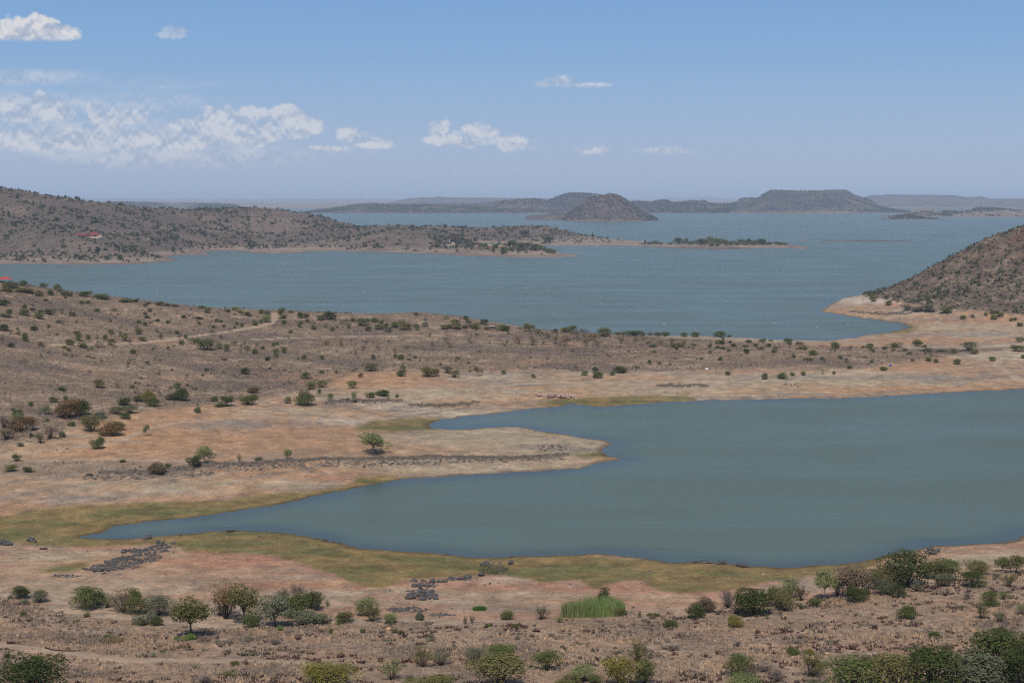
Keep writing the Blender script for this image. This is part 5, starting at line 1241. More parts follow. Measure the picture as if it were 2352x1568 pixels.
# dry grass over the near bank
x, y, z = scatter_near(112000, -420, 2760, 180, 340)
v1, rd = masks_at(x, y, veg1, road_m)
pn = fbm(x / 7, y / 5, 101)
k = (v1 > .5) & (rd < .35) & (rg.random(len(x)) < .20 + .95 * sst(.36, .56, pn))
x, y, z, pn = x[k], y[k], z[k], pn[k]
hgt = rg.uniform(.22, .50, len(x)) * (.75 + .6 * sst(.45, .65, fbm(x / 14, y / 10, 103)))
cg = pal(len(x), GR, [3, 3, 2, 1.3, 2])
cg = mixc(cg, (.32, .255, .205), sst(.5, .66, fbm(x / 11, y / 8, 105)) * .65)
tufts('dry_grass', x, y, z, hgt, hgt * 1.25, 6, cg, MAT_GRASS, 'pale dry grass tufts covering the bank above the mudflat', 'grass')
# low grey and reddish scrub among the grass
x, y, z = scatter_near(17000, -420, 2760, 180, 345)
v1, rd = masks_at(x, y, veg1, road_m)
pn = fbm(x / 10, y / 6, 107)
k = (v1 > .3) & (rd < .3) & (rg.random(len(x)) < sst(.45, .62, pn) * .8 + .06)
x, y, z, pn = x[k], y[k], z[k], pn[k]
hgt = rg.uniform(.25, .65, len(x))
cs = mixc(pal(len(x), [(.170, .135, .102), (.20, .145, .105), (.15, .09, .066), (.13, .135, .075)], [4, 3, 1.6, 1.2]), (.11, .065, .055), sst(.56, .66, fbm(x / 18, y / 5, 109)))
tufts('low_scrub', x, y, z, hgt, hgt * 2.2, 9, cs, MAT_SCRUB, 'low grey and reddish dwarf scrub among the dry grass', 'scrub', lean=.9)
# tufts and dwarf shrubs of the brown slope beyond the inlet
x, y, z = scatter_near(82000, -450, 2600, 400, 930, .8)
v2, st_, rd, sdd = masks_at(x, y, veg2, strip, road_m, sd)
pn = fbm(x / 16, y / 12, 111)
k = ((v2 > .4) | (st_ > .4)) & (rd < .35) & (sdd > 3) & (rg.random(len(x)) < .35 + .65 * sst(.35, .6, pn))
x, y, z, pn = x[k], y[k], z[k], pn[k]
dk = sst(.46, .64, fbm(x / 40, y / 30, 113))
hgt = rg.uniform(.28, .62, len(x))
cg = pal(len(x), GR, [2, 3, 3, 2, 2]) * .88
cg = mixc(cg, (.185, .138, .098), np.clip(dk * .8 + (rg.random(len(x)) < .25) * .8, 0, .9))
tufts('slope_grass', x, y, z, hgt, hgt * 1.7, 4, cg, MAT_GRASS, 'dry tufts and dark dwarf scrub on the brown slope across the inlet', 'scrub', lean=.6)
# stony hill on the water's edge: dense small bushes
def blob_bushes(name, x, y, z, w, h, colr, label, nq=22, szf=.30):
    n = len(x)
    d = rg.normal(size=(n, nq, 3)); d[..., 2] = np.abs(d[..., 2]); d /= np.linalg.norm(d, axis=-1)[..., None]
    lump = 1 + .3 * np.sin(d[..., :1] * 5 + rg.uniform(0, 6, (n, 1, 1)))
    p = d * lump * np.stack([w * .46, w * .46, h * .86], -1)[:, None] + np.stack([x, y, z], -1)[:, None]
    nr = d + rg.normal(size=(n, nq, 3)) * .55; nr[..., 2] += .5
    nr /= np.linalg.norm(nr, axis=-1)[..., None]
    a = np.cross(nr, rg.normal(size=(n, nq, 3))); a /= np.linalg.norm(a, axis=-1)[..., None] + 1e-9
    b = np.cross(nr, a)
    s_ = (np.minimum(w, h * 1.4) * szf)[:, None, None] * rg.uniform(.6, 1.3, (n, nq, 1))
    v = np.stack([p - a * s_, p + b * s_ * .7, p + a * s_, p - b * s_ * .7], 2).reshape(-1, 3)
    c = np.repeat(np.repeat(colr[:, None], nq, 1) * rg.uniform(.75, 1.25, (n, nq, 1)), 4, 1).reshape(-1, 3)
    me = np_mesh(name, v, np.arange(len(v)).reshape(-1, 4), c)
    return link(name, me, MAT_SCRUB, kind='stuff', label=label, category='bushes')
GB = [(.075, .085, .036), (.10, .105, .05), (.055, .068, .028), (.105, .098, .062), (.12, .10, .07)]
x, y, z = scatter_near(5200, 1960, 3000, 930, 1330)
hz1, sdd = masks_at(x, y, hillz, sd)
k = (hz1 > .5) & (sdd > 2)
x, y, z = x[k], y[k], z[k]
w = rg.uniform(1.0, 2.6, len(x)) * (1 + .7 * (rg.random(len(x)) < .1))
blob_bushes('hill_bushes', x, y, z, w, w * rg.uniform(.55, .8, len(x)), pal(len(x), GB, [3, 3, 2, 2, 2]), 'small bushes dotted over the stony hill beside the bay', 16)
# small unremarkable shrubs of the peninsula that are too many to single out
x, y, z = scatter_near(3300, -600, 2600, 430, 930, .7)
v2, rd, sdd = masks_at(x, y, veg2, road_m, sd)
cl_ = fbm(x / 45, y / 45, 115)
k = (v2 > .5) & (rd < .3) & (sdd > 4) & (rg.random(len(x)) < .12 + .7 * sst(.48, .66, cl_))
x, y, z = x[k], y[k], z[k]
w = rg.uniform(.8, 1.9, len(x))
blob_bushes('slope_shrubs', x, y, z, w, w * rg.uniform(.5, .75, len(x)), pal(len(x), GB + [(.13, .10, .085)], [2, 2, 2, 3, 3, 4]), 'small grey-brown shrubs speckling the peninsula slope', 14)
# far hills
n = 21000
y = rg.uniform(1740, 3250, n); u = rg.uniform(-250, 1480, n); x = (u - 1176) / F * y
z = fcell(hz_, x, y); fd = fcell(fsd, x, y)
dn = sst(.40, .62, fbm(x / 55, y / 55, 121)) * .75 + .16
dn = dn * sst(.8, 3.5, z) * np.where(u < 420, 1.0, .9)
k = (fd > 11) & (rg.random(n) < dn)
x, y, z = x[k], y[k], z[k]
w = rg.uniform(1.9, 5.4, len(x)) * (1 + .8 * (rg.random(len(x)) < .10))
blob_bushes('far_bushes', x, y, z, w, w * rg.uniform(.5, .75, len(x)), pal(len(x), [(.048, .060, .026), (.066, .076, .034), (.038, .050, .021), (.078, .076, .046)], [3, 3, 2, 2]), 'dark bushes dotted over the far brown hills', 12, .34)
print('far bushes', len(x))
# bushes on the hills still farther out
def hill_cover(name, label, u0, u1, objs, n, w0, w1):
    X, Y, Z = [], [], []
    for nm in objs:
        me = bpy.data.objects[nm].data
        co = np.empty(len(me.vertices) * 3, np.float32); me.vertices.foreach_get('co', co); co = co.reshape(-1, 3)
        cols = {'cone_hill': 220, 'low_shelf': 90}.get(nm, 220)
        if nm == 'table_hill':
            cols = 300
        if nm == 'low_islet':
            cols = 80
        g = co.reshape(-1, cols, 3)[:34]
        m = n // len(objs)
        i = rg.integers(1, 33, m); j = rg.integers(0, cols - 1, m); a = rg.random((m, 1)); b = rg.random((m, 1))
        p = (g[i, j] * (1 - a) + g[i + 1, j] * a) * (1 - b) + (g[i, j + 1] * (1 - a) + g[i + 1, j + 1] * a) * b
        X.append(p[:, 0]); Y.append(p[:, 1]); Z.append(p[:, 2])
    x, y, z = map(np.concatenate, (X, Y, Z))
    k = (z > 2) & (fbm(x / 130, y / 130, 131) > .42) & ((y > 5600) | (rg.random(len(x)) < .10))
    x, y, z = x[k], y[k], z[k]
    w = rg.uniform(w0, w1, len(x))
    blob_bushes(name, x, y, z - .2, w, w * .6, pal(len(x), [(.036, .042, .024), (.046, .05, .03), (.056, .052, .038)], [3, 3, 2]), label, 6, .42)
hill_cover('distant_bushes', 'dark scrub speckling the hills beyond the lake', 0, 0, ['cone_hill', 'table_hill', 'ridge_hill', 'dome_hill', 'long_ridge', 'flat_ridge', 'stony_point', 'low_islet'], 26000, 4.5, 10.0)
# pebbles and clods on the bare ground
x, y, z = scatter_near(16000, -100, 2450, 235, 640)
v1, v2, sdd, ol = masks_at(x, y, veg1, veg2, sd, olive)
k = (v1 < .3) & (v2 < .3) & (sdd > .6) & (rg.random(len(x)) < .25 + sst(.5, .65, fbm(x / 20, y / 8, 135)) - ol * .3)
x, y, z = x[k], y[k], z[k]
w = rg.uniform(.10, .32, len(x)) * (1 + 1.2 * (rg.random(len(x)) < .06))
oc = np.array([(1, 0, 0), (0, 1, 0), (-1, 0, 0), (0, -1, 0), (0, 0, 1), (0, 0, -.4)], float)
of = np.array([(0, 1, 4), (1, 2, 4), (2, 3, 4), (3, 0, 4), (1, 0, 5), (2, 1, 5), (3, 2, 5), (0, 3, 5)])
vs = (oc[None] * rg.uniform(.6, 1.3, (len(x), 6, 1))) * np.stack([w, w * .8, w * .5], -1)[:, None] + np.stack([x, y, z], -1)[:, None]
fs_ = (of[None] + (np.arange(len(x)) * 6)[:, None, None]).reshape(-1, 3)
pcol = np.repeat(pal(len(x), [(.10, .085, .075), (.17, .135, .11), (.30, .25, .20)], [4, 3, 1]), 6, 0)
link('pebbles', np_mesh('pebbles', vs.reshape(-1, 3), fs_, pcol), MAT_SCRUB, kind='stuff', label='stones and clods strewn over the bare shore', category='stones')

# ------------------------------------------------------------------ rocks
def rock_mesh(seed, flat=.7):
    r_ = np.random.default_rng(seed)
    t = (1 + 5 ** .5) / 2
    v = np.array([(-1, t, 0), (1, t, 0), (-1, -t, 0), (1, -t, 0), (0, -1, t), (0, 1, t), (0, -1, -t), (0, 1, -t), (t, 0, -1), (t, 0, 1), (-t, 0, -1), (-t, 0, 1)], float)
    f = [(0, 11, 5), (0, 5, 1), (0, 1, 7), (0, 7, 10), (0, 10, 11), (1, 5, 9), (5, 11, 4), (11, 10, 2), (10, 7, 6), (7, 1, 8), (3, 9, 4), (3, 4, 2), (3, 2, 6), (3, 6, 8), (3, 8, 9), (4, 9, 5), (2, 4, 11), (6, 2, 10), (8, 6, 7), (9, 8, 1)]
    v /= np.linalg.norm(v, axis=1)[:, None]
    v *= r_.uniform(.72, 1.15, (12, 1))
    for _ in range(3):                                # a few flat fracture faces
        n_ = r_.normal(size=3); n_ /= np.linalg.norm(n_)
        d = v @ n_
        v -= np.maximum(d - .62, 0)[:, None] * n_
    v[:, 2] = v[:, 2] * flat
    v /= np.array([np.ptp(v[:, 0]), np.ptp(v[:, 1]), np.ptp(v[:, 2])])
    v[:, 2] -= v[:, 2].min() + .22
    return np_mesh('rock', v, np.array(f))
ROCKS = {}
for nm, mt in (('dark', MAT_ROCK), ('sand', MAT_SAND_ROCK), ('pink', MAT_PINK_ROCK)):
    ROCKS[nm] = []
    for i in range(6):
        m_ = rock_mesh(100 + i); m_.name = 'rock_' + nm; m_.materials.append(mt); ROCKS[nm].append(m_)
def rock(hit, w, h, kind, label, group, name='boulder'):
    o = link(name, _rb.choice(ROCKS[kind]), label=label, category='rock', group=group)
    o.location = (hit[0], hit[1], hit[2])
    o.scale = (w, w * _rb.uniform(.7, 1.0), h)
    o.rotation_euler = (_rb.uniform(-.12, .12), _rb.uniform(-.12, .12), _rb.uniform(0, 6.28))
    return o
def rock_list(fr, pts, kind, label, group, big=1.0):
    for p in pts:
        x_, y_, w_, h_ = p
        lab_ = ('large ' if fs(fr, w_) > 9 else 'small ' if fs(fr, w_) < 5.5 else '') + ('flat ' if h_ / w_ < .5 else 'upright ' if h_ / w_ > .75 else '') + label
        u, v = fx(fr, x_, y_)
        q = hit_near(u, v)
        if q:
            s_ = q[1] / F
            rock(q, fs(fr, w_) * s_ * big * 1.35, fs(fr, h_) * s_ * big * 1.6, kind, lab_, group)
row1 = [(740, 478, 160, 90), (790, 400, 70, 50), (855, 440, 90, 55), (925, 415, 80, 55), (990, 410, 50, 40), (1100, 415, 170, 80), (1260, 400, 70, 60), (1000, 480, 100, 50), (1240, 440, 60, 40), (1320, 445, 60, 40), (1420, 400, 130, 70), (1550, 360, 110, 60), (1620, 400, 80, 40), (1670, 305, 140, 60), (1780, 290, 70, 45), (1880, 250, 120, 60), (1930, 310, 70, 50),
        (2050, 245, 90, 60), (1960, 210, 120, 70), (1820, 170, 120, 90), (2020, 130, 80, 40), (2280, 190, 140, 60), (1720, 470, 90, 60), (1820, 365, 90, 50), (1930, 440, 90, 40), (2060, 400, 110, 50), (2225, 300, 50, 35), (2300, 490, 50, 35)]
rock_list('R1', row1, 'dark', 'dark boulder in the upper rock row near the water', 'dark boulders of the upper row')
row2 = [(395, 750, 125, 95), (260, 820, 130, 95), (160, 800, 90, 80), (50, 900, 120, 80), (360, 900, 140, 80), (200, 920, 110, 60), (510, 750, 130, 70), (640, 700, 110, 60), (705, 660, 100, 95), (810, 680, 110, 90), (890, 620, 80, 60), (980, 605, 90, 50), (1070, 590, 110, 50), (1245, 570, 130, 70), (1440, 545, 70, 70), (1560, 530, 80, 40), (1700, 520, 100, 60),
        (1265, 740, 130, 80), (1420, 700, 90, 50), (1540, 715, 80, 40), (1630, 710, 80, 35), (960, 690, 100, 60), (830, 740, 90, 50), (480, 900, 80, 50), (40, 1050, 130, 100), (160, 1030, 120, 80), (250, 1060, 120, 70), (-80, 1050, 120, 80), (-160, 1080, 100, 70), (-250, 1030, 110, 60), (-320, 1010, 100, 50), (-420, 1010, 120, 55), (-520, 990, 110, 45), (320, 1000, 100, 50), (700, 1000, 90, 40), (120, 1130, 110, 40), (560, 960, 90, 45), (900, 900, 100, 45), (1100, 830, 110, 45), (1300, 800, 100, 40)]
rock_list('R1', row2, 'dark', 'dark boulder in the rock pile on the mudflat', 'dark boulders of the rock pile')
rock_list('L3', [(20, 415, 60, 30), (60, 425, 50, 25), (265, 395, 55, 30), (300, 405, 30, 18), (85, 425, 40, 20), (1270, 370, 45, 25), (1250, 378, 40, 18), (1540, 335, 25, 14), (1965, 272, 60, 14), (2015, 285, 24, 14), (1900, 318, 20, 10)], 'dark', 'dark rock at the head of the inlet', 'rocks at the head of the inlet')
rock_list('L4', [(1450, 800, 40, 40), (1480, 830, 60, 30), (1420, 860, 60, 28), (1370, 885, 70, 30), (1345, 890, 40, 25), (1500, 870, 60, 30), (1540, 850, 60, 28), (1550, 880, 60, 25), (1480, 895, 70, 25), (1590, 890, 40, 18), (1410, 780, 60, 22), (1500, 782, 50, 18), (1560, 780, 50, 16), (1400, 740, 50, 16), (1555, 745, 50, 30), (1610, 745, 40, 22), (1660, 742, 50, 20), (1720, 722, 60, 18), (1800, 722, 60, 18), (1860, 708, 60, 24), (1980, 690, 50, 24), (2000, 610, 50, 30), (2020, 590, 40, 22), (2230, 590, 40, 30), (2140, 645, 50, 16), (2055, 762, 20, 14), (1390, 740, 30, 12)], 'dark', 'dark rock of the broken rock band across the mudflat', 'rocks of the broken band')
rock_list('L4', [(340, 222, 28, 8), (370, 248, 14, 8), (765, 400, 26, 14), (640, 360, 36, 12), (575, 366, 30, 8), (710, 382, 22, 10), (2235, 488, 26, 12), (1680, 452, 40, 8)], 'dark', 'dark rock awash off the muddy shore', 'rocks awash')
rock_list('H', [(135, 288, 30, 12), (180, 290, 50, 12), (215, 290, 40, 16), (290, 330, 40, 14), (335, 335, 30, 18), (430, 360, 40, 20), (460, 366, 40, 22), (490, 366, 30, 10), (1720, 250, 40, 24), (1740, 280, 50, 22), (1770, 265, 30, 20), (1700, 270, 30, 14)], 'dark', 'grey rock along the waterline by the shore thicket', 'rocks along the waterline')
rock_list('M3', [(340, 870, 40, 28), (370, 866, 36, 24), (400, 872, 40, 30), (432, 880, 54, 38), (455, 874, 40, 30), (480, 872, 40, 30), (505, 876, 36, 28), (540, 882, 46, 28), (570, 872, 36, 24), (600, 874, 40, 26), (630, 876, 36, 24), (520, 862, 30, 20), (320, 860, 30, 18), (585, 888, 30, 16), (650, 890, 34, 16)], 'pink', 'pink sandstone block in the heap beside the green waterline', 'pink sandstone blocks', 1.0)
def rubble(name, spots, mat_cols, label, wlo=.18, whi=.7):
    X, Y = [], []
    for fr, a_, b_, ra, rb_, n_ in spots:
        for _ in range(n_):
            t_, r_ = _rb.uniform(0, 6.283), math.sqrt(_rb.random())
            q = hit_near(*fx(fr, a_ + ra * r_ * math.cos(t_), b_ + rb_ * r_ * math.sin(t_)))
            if q:
                X.append(q[0]); Y.append(q[1])
    X, Y = np.array(X), np.array(Y); Z = cell(gz, X, Y)
    w = wlo + (whi - wlo) * rg.random(len(X)) ** 2
    vs = (oc[None] * rg.uniform(.55, 1.3, (len(X), 6, 1)) + rg.normal(size=(len(X), 6, 3)) * .12) * np.stack([w, w * .8, w * .6], -1)[:, None] + np.stack([X, Y, Z + .02], -1)[:, None]
    f_ = (of[None] + (np.arange(len(X)) * 6)[:, None, None]).reshape(-1, 3)
    link(name, np_mesh(name, vs.reshape(-1, 3), f_, np.repeat(pal(len(X), mat_cols, [1] * len(mat_cols)), 6, 0)), MAT_SCRUB, kind='stuff', label=label, category='stones')
DKR = [(.105, .095, .09), (.075, .07, .068), (.13, .115, .105)]
rubble('rubble', [('R1', 800, 800, 620, 180, 260), ('R1', 150, 950, 480, 110, 170), ('R1', 1450, 620, 480, 170, 170), ('R1', 1900, 330, 330, 130, 90), ('R1', 1150, 430, 420, 60, 60), ('L4', 1480, 850, 130, 50, 130), ('L4', 1500, 760, 120, 30, 50),
       ('L4', 1350, 985, 180, 22, 130), ('L4', 1640, 1030, 120, 14, 40), ('L4', 2080, 620, 130, 60, 80), ('L4', 1830, 715, 150, 14, 60), ('L3', 580, 695, 150, 12, 50), ('L3', 40, 420, 70, 18, 40)], DKR, 'dark rubble filling the gaps between the boulders on the mudflat')
SDR = [(.20, .155, .12), (.145, .115, .095), (.28, .22, .165), (.10, .085, .075)]
rubble('ledge_rubble', [('L1', 1000, 765, 330, 32, 200), ('L1', 1500, 735, 330, 34, 220), ('L1', 2100, 690, 280, 30, 170), ('L2', 300, 560, 330, 28, 190), ('L2', 900, 545, 330, 34, 220), ('L2', 1450, 530, 330, 30, 200), ('L2', 2000, 515, 330, 22, 170), ('L5', 850, 500, 350, 22, 150), ('L5', 1080, 410, 160, 30, 110),
       ('M2', 950, 915, 330, 16, 130), ('M2', 1680, 940, 300, 22, 160), ('M3', 1600, 778, 280, 14, 110), ('M4', 1100, 368, 280, 12, 90), ('M4', 400, 985, 130, 18, 60)], SDR, 'broken stone strewn below the ledges and along the upper beach', .2, .9)
# rock ledge of sandstone slabs along the spit
def slab_mesh(seed):
    r_ = np.random.default_rng(seed)
    n_ = 7
    a = np.sort(r_.uniform(0, 6.283, n_)) ; a = np.arange(n_) / n_ * 6.283 + r_.uniform(-.25, .25, n_)
    rr = r_.uniform(.8, 1.1, n_)
    lo = np.stack([np.cos(a) * rr * .5, np.sin(a) * rr * .5, np.full(n_, -.35)], 1)
    hi = lo * np.array([.93, .93, 1]); hi[:, 2] = .65 + r_.uniform(-.08, .08, n_)
    mb = MB(); mb.v = [tuple(p) for p in np.concatenate([lo, hi])]
    mb.f = [tuple(range(n_, 2 * n_))] + [(i, (i + 1) % n_, n_ + (i + 1) % n_, n_ + i) for i in range(n_)]
    m_ = mb.mesh('slab'); m_.materials.append(MAT_LEDGE)
    return m_
SLABS = [slab_mesh(300 + i) for i in range(8)]
def ledge(label, fr_pts, n_, wmin=1.4, wmax=3.6):
    pix = [fx(f, a, b) for f, l in fr_pts for a, b in l]
    pix = np.array(pix)
    seg = np.concatenate([[0], np.cumsum(np.hypot(np.diff(pix[:, 0]), np.diff(pix[:, 1])))])
    root = None
    for i in range(n_):
        t_ = (i + _rb.random()) / n_ * seg[-1]
        u, v = np.interp(t_, seg, pix[:, 0]), np.interp(t_, seg, pix[:, 1])
        q = hit_near(u, v + _rb.uniform(-1.5, 3.0))
        if not q:
            continue
        if root is None:
            root = thing('rock_ledge', label, 'rock ledge', q)
        w_ = _rb.uniform(wmin, wmax)
        o = link('slab', _rb.choice(SLABS), parent=root)
        o.location = (q[0] - root.location.x, q[1] - root.location.y, q[2] - root.location.z)
        o.scale = (w_ * 1.2, w_ * _rb.uniform(.45, .75), _rb.uniform(.7, 1.5))
        o.rotation_euler = (_rb.uniform(-.2, .05), _rb.uniform(-.08, .08), _rb.uniform(-.35, .35))
ledge('long broken sandstone ledge running the length of the spit', [('L1', [(860, 730), (1000, 726), (1100, 735), (1250, 722), (1400, 716), (1500, 706), (1620, 690), (1700, 672), (1900, 662), (2080, 657), (2180, 657), (2340, 642)]),
      ('L2', [(90, 540), (230, 530), (290, 530), (400, 520), (500, 515), (600, 502), (740, 507), (960, 503), (1060, 503), (1170, 507), (1300, 502), (1380, 497), (1500, 497), (1640, 492), (1800, 497), (2000, 500)]), ('L5', [(560, 500), (700, 498), (880, 497), (1000, 490), (1200, 472)])], 230)
ledge('upper sandstone ledge below the bushes on the flat', [('M2', [(640, 935), (740, 920), (880, 905), (960, 910), (1060, 905), (1180, 905), (1300, 905)])], 46)
ledge('dark cracked rock strip along the upper beach', [('M2', [(1370, 945), (1500, 950), (1640, 948), (1750, 942), (1850, 940), (1960, 915)])], 40, 1.0, 2.6)
ledge('cracked pale rock strip on the beach across the inlet', [('M3', [(1340, 768), (1450, 775), (1560, 778), (1680, 776), (1760, 785)])], 26, 1.2, 3.0)
ledge('dark rock strip on the point under the stony hill', [('M4', [(850, 358), (950, 362), (1060, 370), (1180, 376), (1290, 372), (1380, 368)])], 40, 1.4, 3.4)

# ------------------------------------------------------------------ reeds and fresh grass
def patch_points(fr, poly, n_):
    P = np.array([fx(fr, *p) for p in poly])
    out = []
    while len(out) < n_:
        u, v = _rb.uniform(P[:, 0].min(), P[:, 0].max()), _rb.uniform(P[:, 1].min(), P[:, 1].max())
        if inpoly(np.array([u]), np.array([v]), [tuple(p) for p in P])[0]:
            out.append((u, v))
    return out
base_q = [hit_near(*fx('C', a, b)) for a, b in [(1665, 492), (1780, 500), (2000, 494), (2200, 486), (2350, 470), (2290, 440), (2150, 428), (1980, 432), (1850, 440), (1750, 462)]]
bq = [(q[0], q[1]) for q in base_q]
xs = np.array([p[0] for p in bq]); ys = np.array([p[1] for p in bq])
x = rg.uniform(xs.min(), xs.max(), 4200); y = rg.uniform(ys.min(), ys.max(), 4200)
k = inpoly(x, y, bq); x, y = x[k], y[k]
cr = mixc(pal(len(x), [(.28, .38, .12), (.22, .33, .09), (.42, .44, .20), (.34, .40, .15)], [3, 3, 2, 2]), (.33, .30, .17), np.clip((xs.min() + 7 - x) / 10, 0, .8))
hh = rg.uniform(1.5, 3.0, len(x)) * (.55 + .9 * fbm(x / 3.5, y / 3.5, 147))
tufts('reed_bed', x, y, cell(gz, x, y), hh, np.full(len(x), .32), 4, cr, MAT_GRASS, 'bright green reed bed on the edge of the mudflat', 'reeds', lean=.15)
def grass_patch(name, fr, cx, cy, rw, rh, n_, hgt, cols, label):
    c0 = hit_near(*fx(fr, cx, cy)); sc_ = c0[1] / F
    rx = fs(fr, rw) * sc_ * .5
    a = rg.uniform(0, 6.283, n_); r_ = np.sqrt(rg.random(n_))
    x = c0[0] + rx * r_ * np.cos(a); y = c0[1] + rx * rh * r_ * np.sin(a)
    tufts(name, x, y, cell(gz, x, y), rg.uniform(.6, 1.1, n_) * hgt, np.full(n_, .3), 5, pal(n_, cols, [1] * len(cols)), MAT_GRASS, label, 'grass', lean=.4)
grass_patch('green_grass', 'C', 832, 412, 135, .6, 420, .75, [(.10, .20, .025), (.15, .24, .04)], 'small oval patch of bright green grass on the bare mud')
grass_patch('stubble', 'L4', 2080, 640, 260, 1.2, 700, .55, [(.30, .27, .13), (.22, .21, .10)], 'yellowish plant stubble among dark rocks by the water')
grass_patch('yellow_grass', 'A', 1180, 745, 230, .9, 500, .75, [(.42, .30, .15), (.36, .27, .15)], 'patch of tall yellow grass beside the dirt track')

# ------------------------------------------------------------------ white caps on the lake
n = 420
y = 900 * (5.2 ** rg.random(n)); u = rg.uniform(-80, 2430, n); x = (u - 1176) / F * y
k = (np.where(y < 1500, cell(sd, x, y), -99) < -25) & ~((y > 1650) & (y < 3400) & (fcell(fsd, x, y) > -20))
x, y = x[k], y[k]
L_ = rg.uniform(.5, 2.0, len(x)); Wd = rg.uniform(.12, .28, len(x))
a = np.arange(8) / 8 * 6.283
zz = np.where(np.arange(8) % 2, .05, .10)
vs = np.stack([x[:, None] + np.cos(a) * L_[:, None], y[:, None] + np.sin(a) * Wd[:, None] * 3, np.repeat(zz[None], len(x), 0)], -1)
link('whitecaps', np_mesh('whitecaps', vs.reshape(-1, 3), np.arange(len(x) * 8).reshape(-1, 8)), simple_mat('foam', (.62, .66, .68), .9, .1), kind='stuff', label='scattered small white caps on the open lake', category='foam')

# ------------------------------------------------------------------ buildings and small things
M_CREAM = simple_mat('cream_plaster', (.52, .40, .27), .9, .12, 1.0)
M_DKROOF = simple_mat('dark_roof', (.032, .033, .042), .7, .2, 2.0)
M_BRICK = simple_mat('orange_brick', (.37, .20, .115), .9, .2, 2.0)
M_WHITE = simple_mat('white_paint', (.78, .78, .76), .6, .06, 2.0)
M_RED = simple_mat('red_roof', (.42, .065, .055), .6, .12, 2.0)
M_MAROON = simple_mat('maroon_roof', (.20, .035, .05), .7, .12, 1.0)
M_DARK = simple_mat('dark_opening', (.02, .02, .022), .6, .1)
M_STONE = simple_mat('stone_wall', (.20, .15, .11), .95, .3, 2.0)
M_GLASS = simple_mat('window_glass', (.03, .04, .05), .15, .1, 1.0, .5)
M_TYRE = simple_mat('tyre', (.02, .02, .02), .9, .1)
M_BLUE = simple_mat('blue_plastic', (.03, .10, .42), .5, .1)
M_SAW = simple_mat('sawn_wood', (.72, .60, .42), .9, .1, 6.0)
M_WOOD = simple_mat('grey_wood', (.26, .22, .18), .95, .25, 6.0)
M_MOUND = simple_mat('termite_mound', (.40, .24, .14), .95, .2, 4.0)
M_GREYMOUND = simple_mat('grey_termite_mound', (.16, .13, .11), .95, .2, 4.0)

def gable_roof(mb, x0, x1, y0, y1, z0, z1, axis='x', ov=.4, th=.18):
    """two sloping slabs with thickness and a ridge along AXIS"""
    if axis == 'x':
        ym = (y0 + y1) / 2
        for s0 in (y0 - ov, y1 + ov):
            zz_ = z0 - ov * (z1 - z0) / ((y1 - y0) / 2)
            a, b, c, d = (x0 - ov, s0, zz_), (x1 + ov, s0, zz_), (x1 + ov, ym, z1), (x0 - ov, ym, z1)
            slab(mb, (a, b, c, d), th)
    else:
        xm = (x0 + x1) / 2
        for s0 in (x0 - ov, x1 + ov):
            zz_ = z0 - ov * (z1 - z0) / ((x1 - x0) / 2)
            a, b, c, d = (s0, y0 - ov, zz_), (s0, y1 + ov, zz_), (xm, y1 + ov, z1), (xm, y0 - ov, z1)
            slab(mb, (a, b, c, d), th)
def slab(mb, q, th):
    n_ = len(mb.v)
    k_ = len(q)
    mb.v += [tuple(p) for p in q] + [(p[0], p[1], p[2] + th) for p in q]
    mb.f += [tuple(n_ + i for i in range(k_)), tuple(n_ + k_ + i for i in range(k_))] + [(n_ + i, n_ + (i + 1) % k_, n_ + k_ + (i + 1) % k_, n_ + k_ + i) for i in range(k_)]
def hip_roof(mb, x0, x1, y0, y1, z0, z1, ridge, ov=.4, th=.15):
    x0, x1, y0, y1 = x0 - ov, x1 + ov, y0 - ov, y1 + ov
    xm, ym = (x0 + x1) / 2, (y0 + y1) / 2
    a, b, c, d = (x0, y0, z0), (x1, y0, z0), (x1, y1, z0), (x0, y1, z0)
    e, f = (xm - ridge / 2, ym, z1), (xm + ridge / 2, ym, z1)
    for q in ((a, b, f, e), (b, c, f), (c, d, e, f), (d, a, e)):
        slab(mb, q, th)
def gable_wall(mb, x0, x1, y0, y1, z0, z1, axis='y'):
    mb.box(x0, x1, y0, y1, -1.2, z0)
    xm, ym = (x0 + x1) / 2, (y0 + y1) / 2
    if axis == 'y':
        n_ = len(mb.v)
        mb.v += [(x0, y0, z0), (x1, y0, z0), (xm, y0, z1 - .02), (x0, y1, z0), (x1, y1, z0), (xm, y1, z1 - .02)]
        mb.f += [(n_, n_ + 1, n_ + 2), (n_ + 5, n_ + 4, n_ + 3), (n_ + 1, n_ + 4, n_ + 5, n_ + 2), (n_, n_ + 2, n_ + 5, n_ + 3)]
def part(name, mb, mat, parent, smooth=False):
    m_ = mb.mesh(name, smooth)
    return link(name, m_, mat, parent=parent)
def face_cam(q):
    return -math.atan2(q[0], q[1])

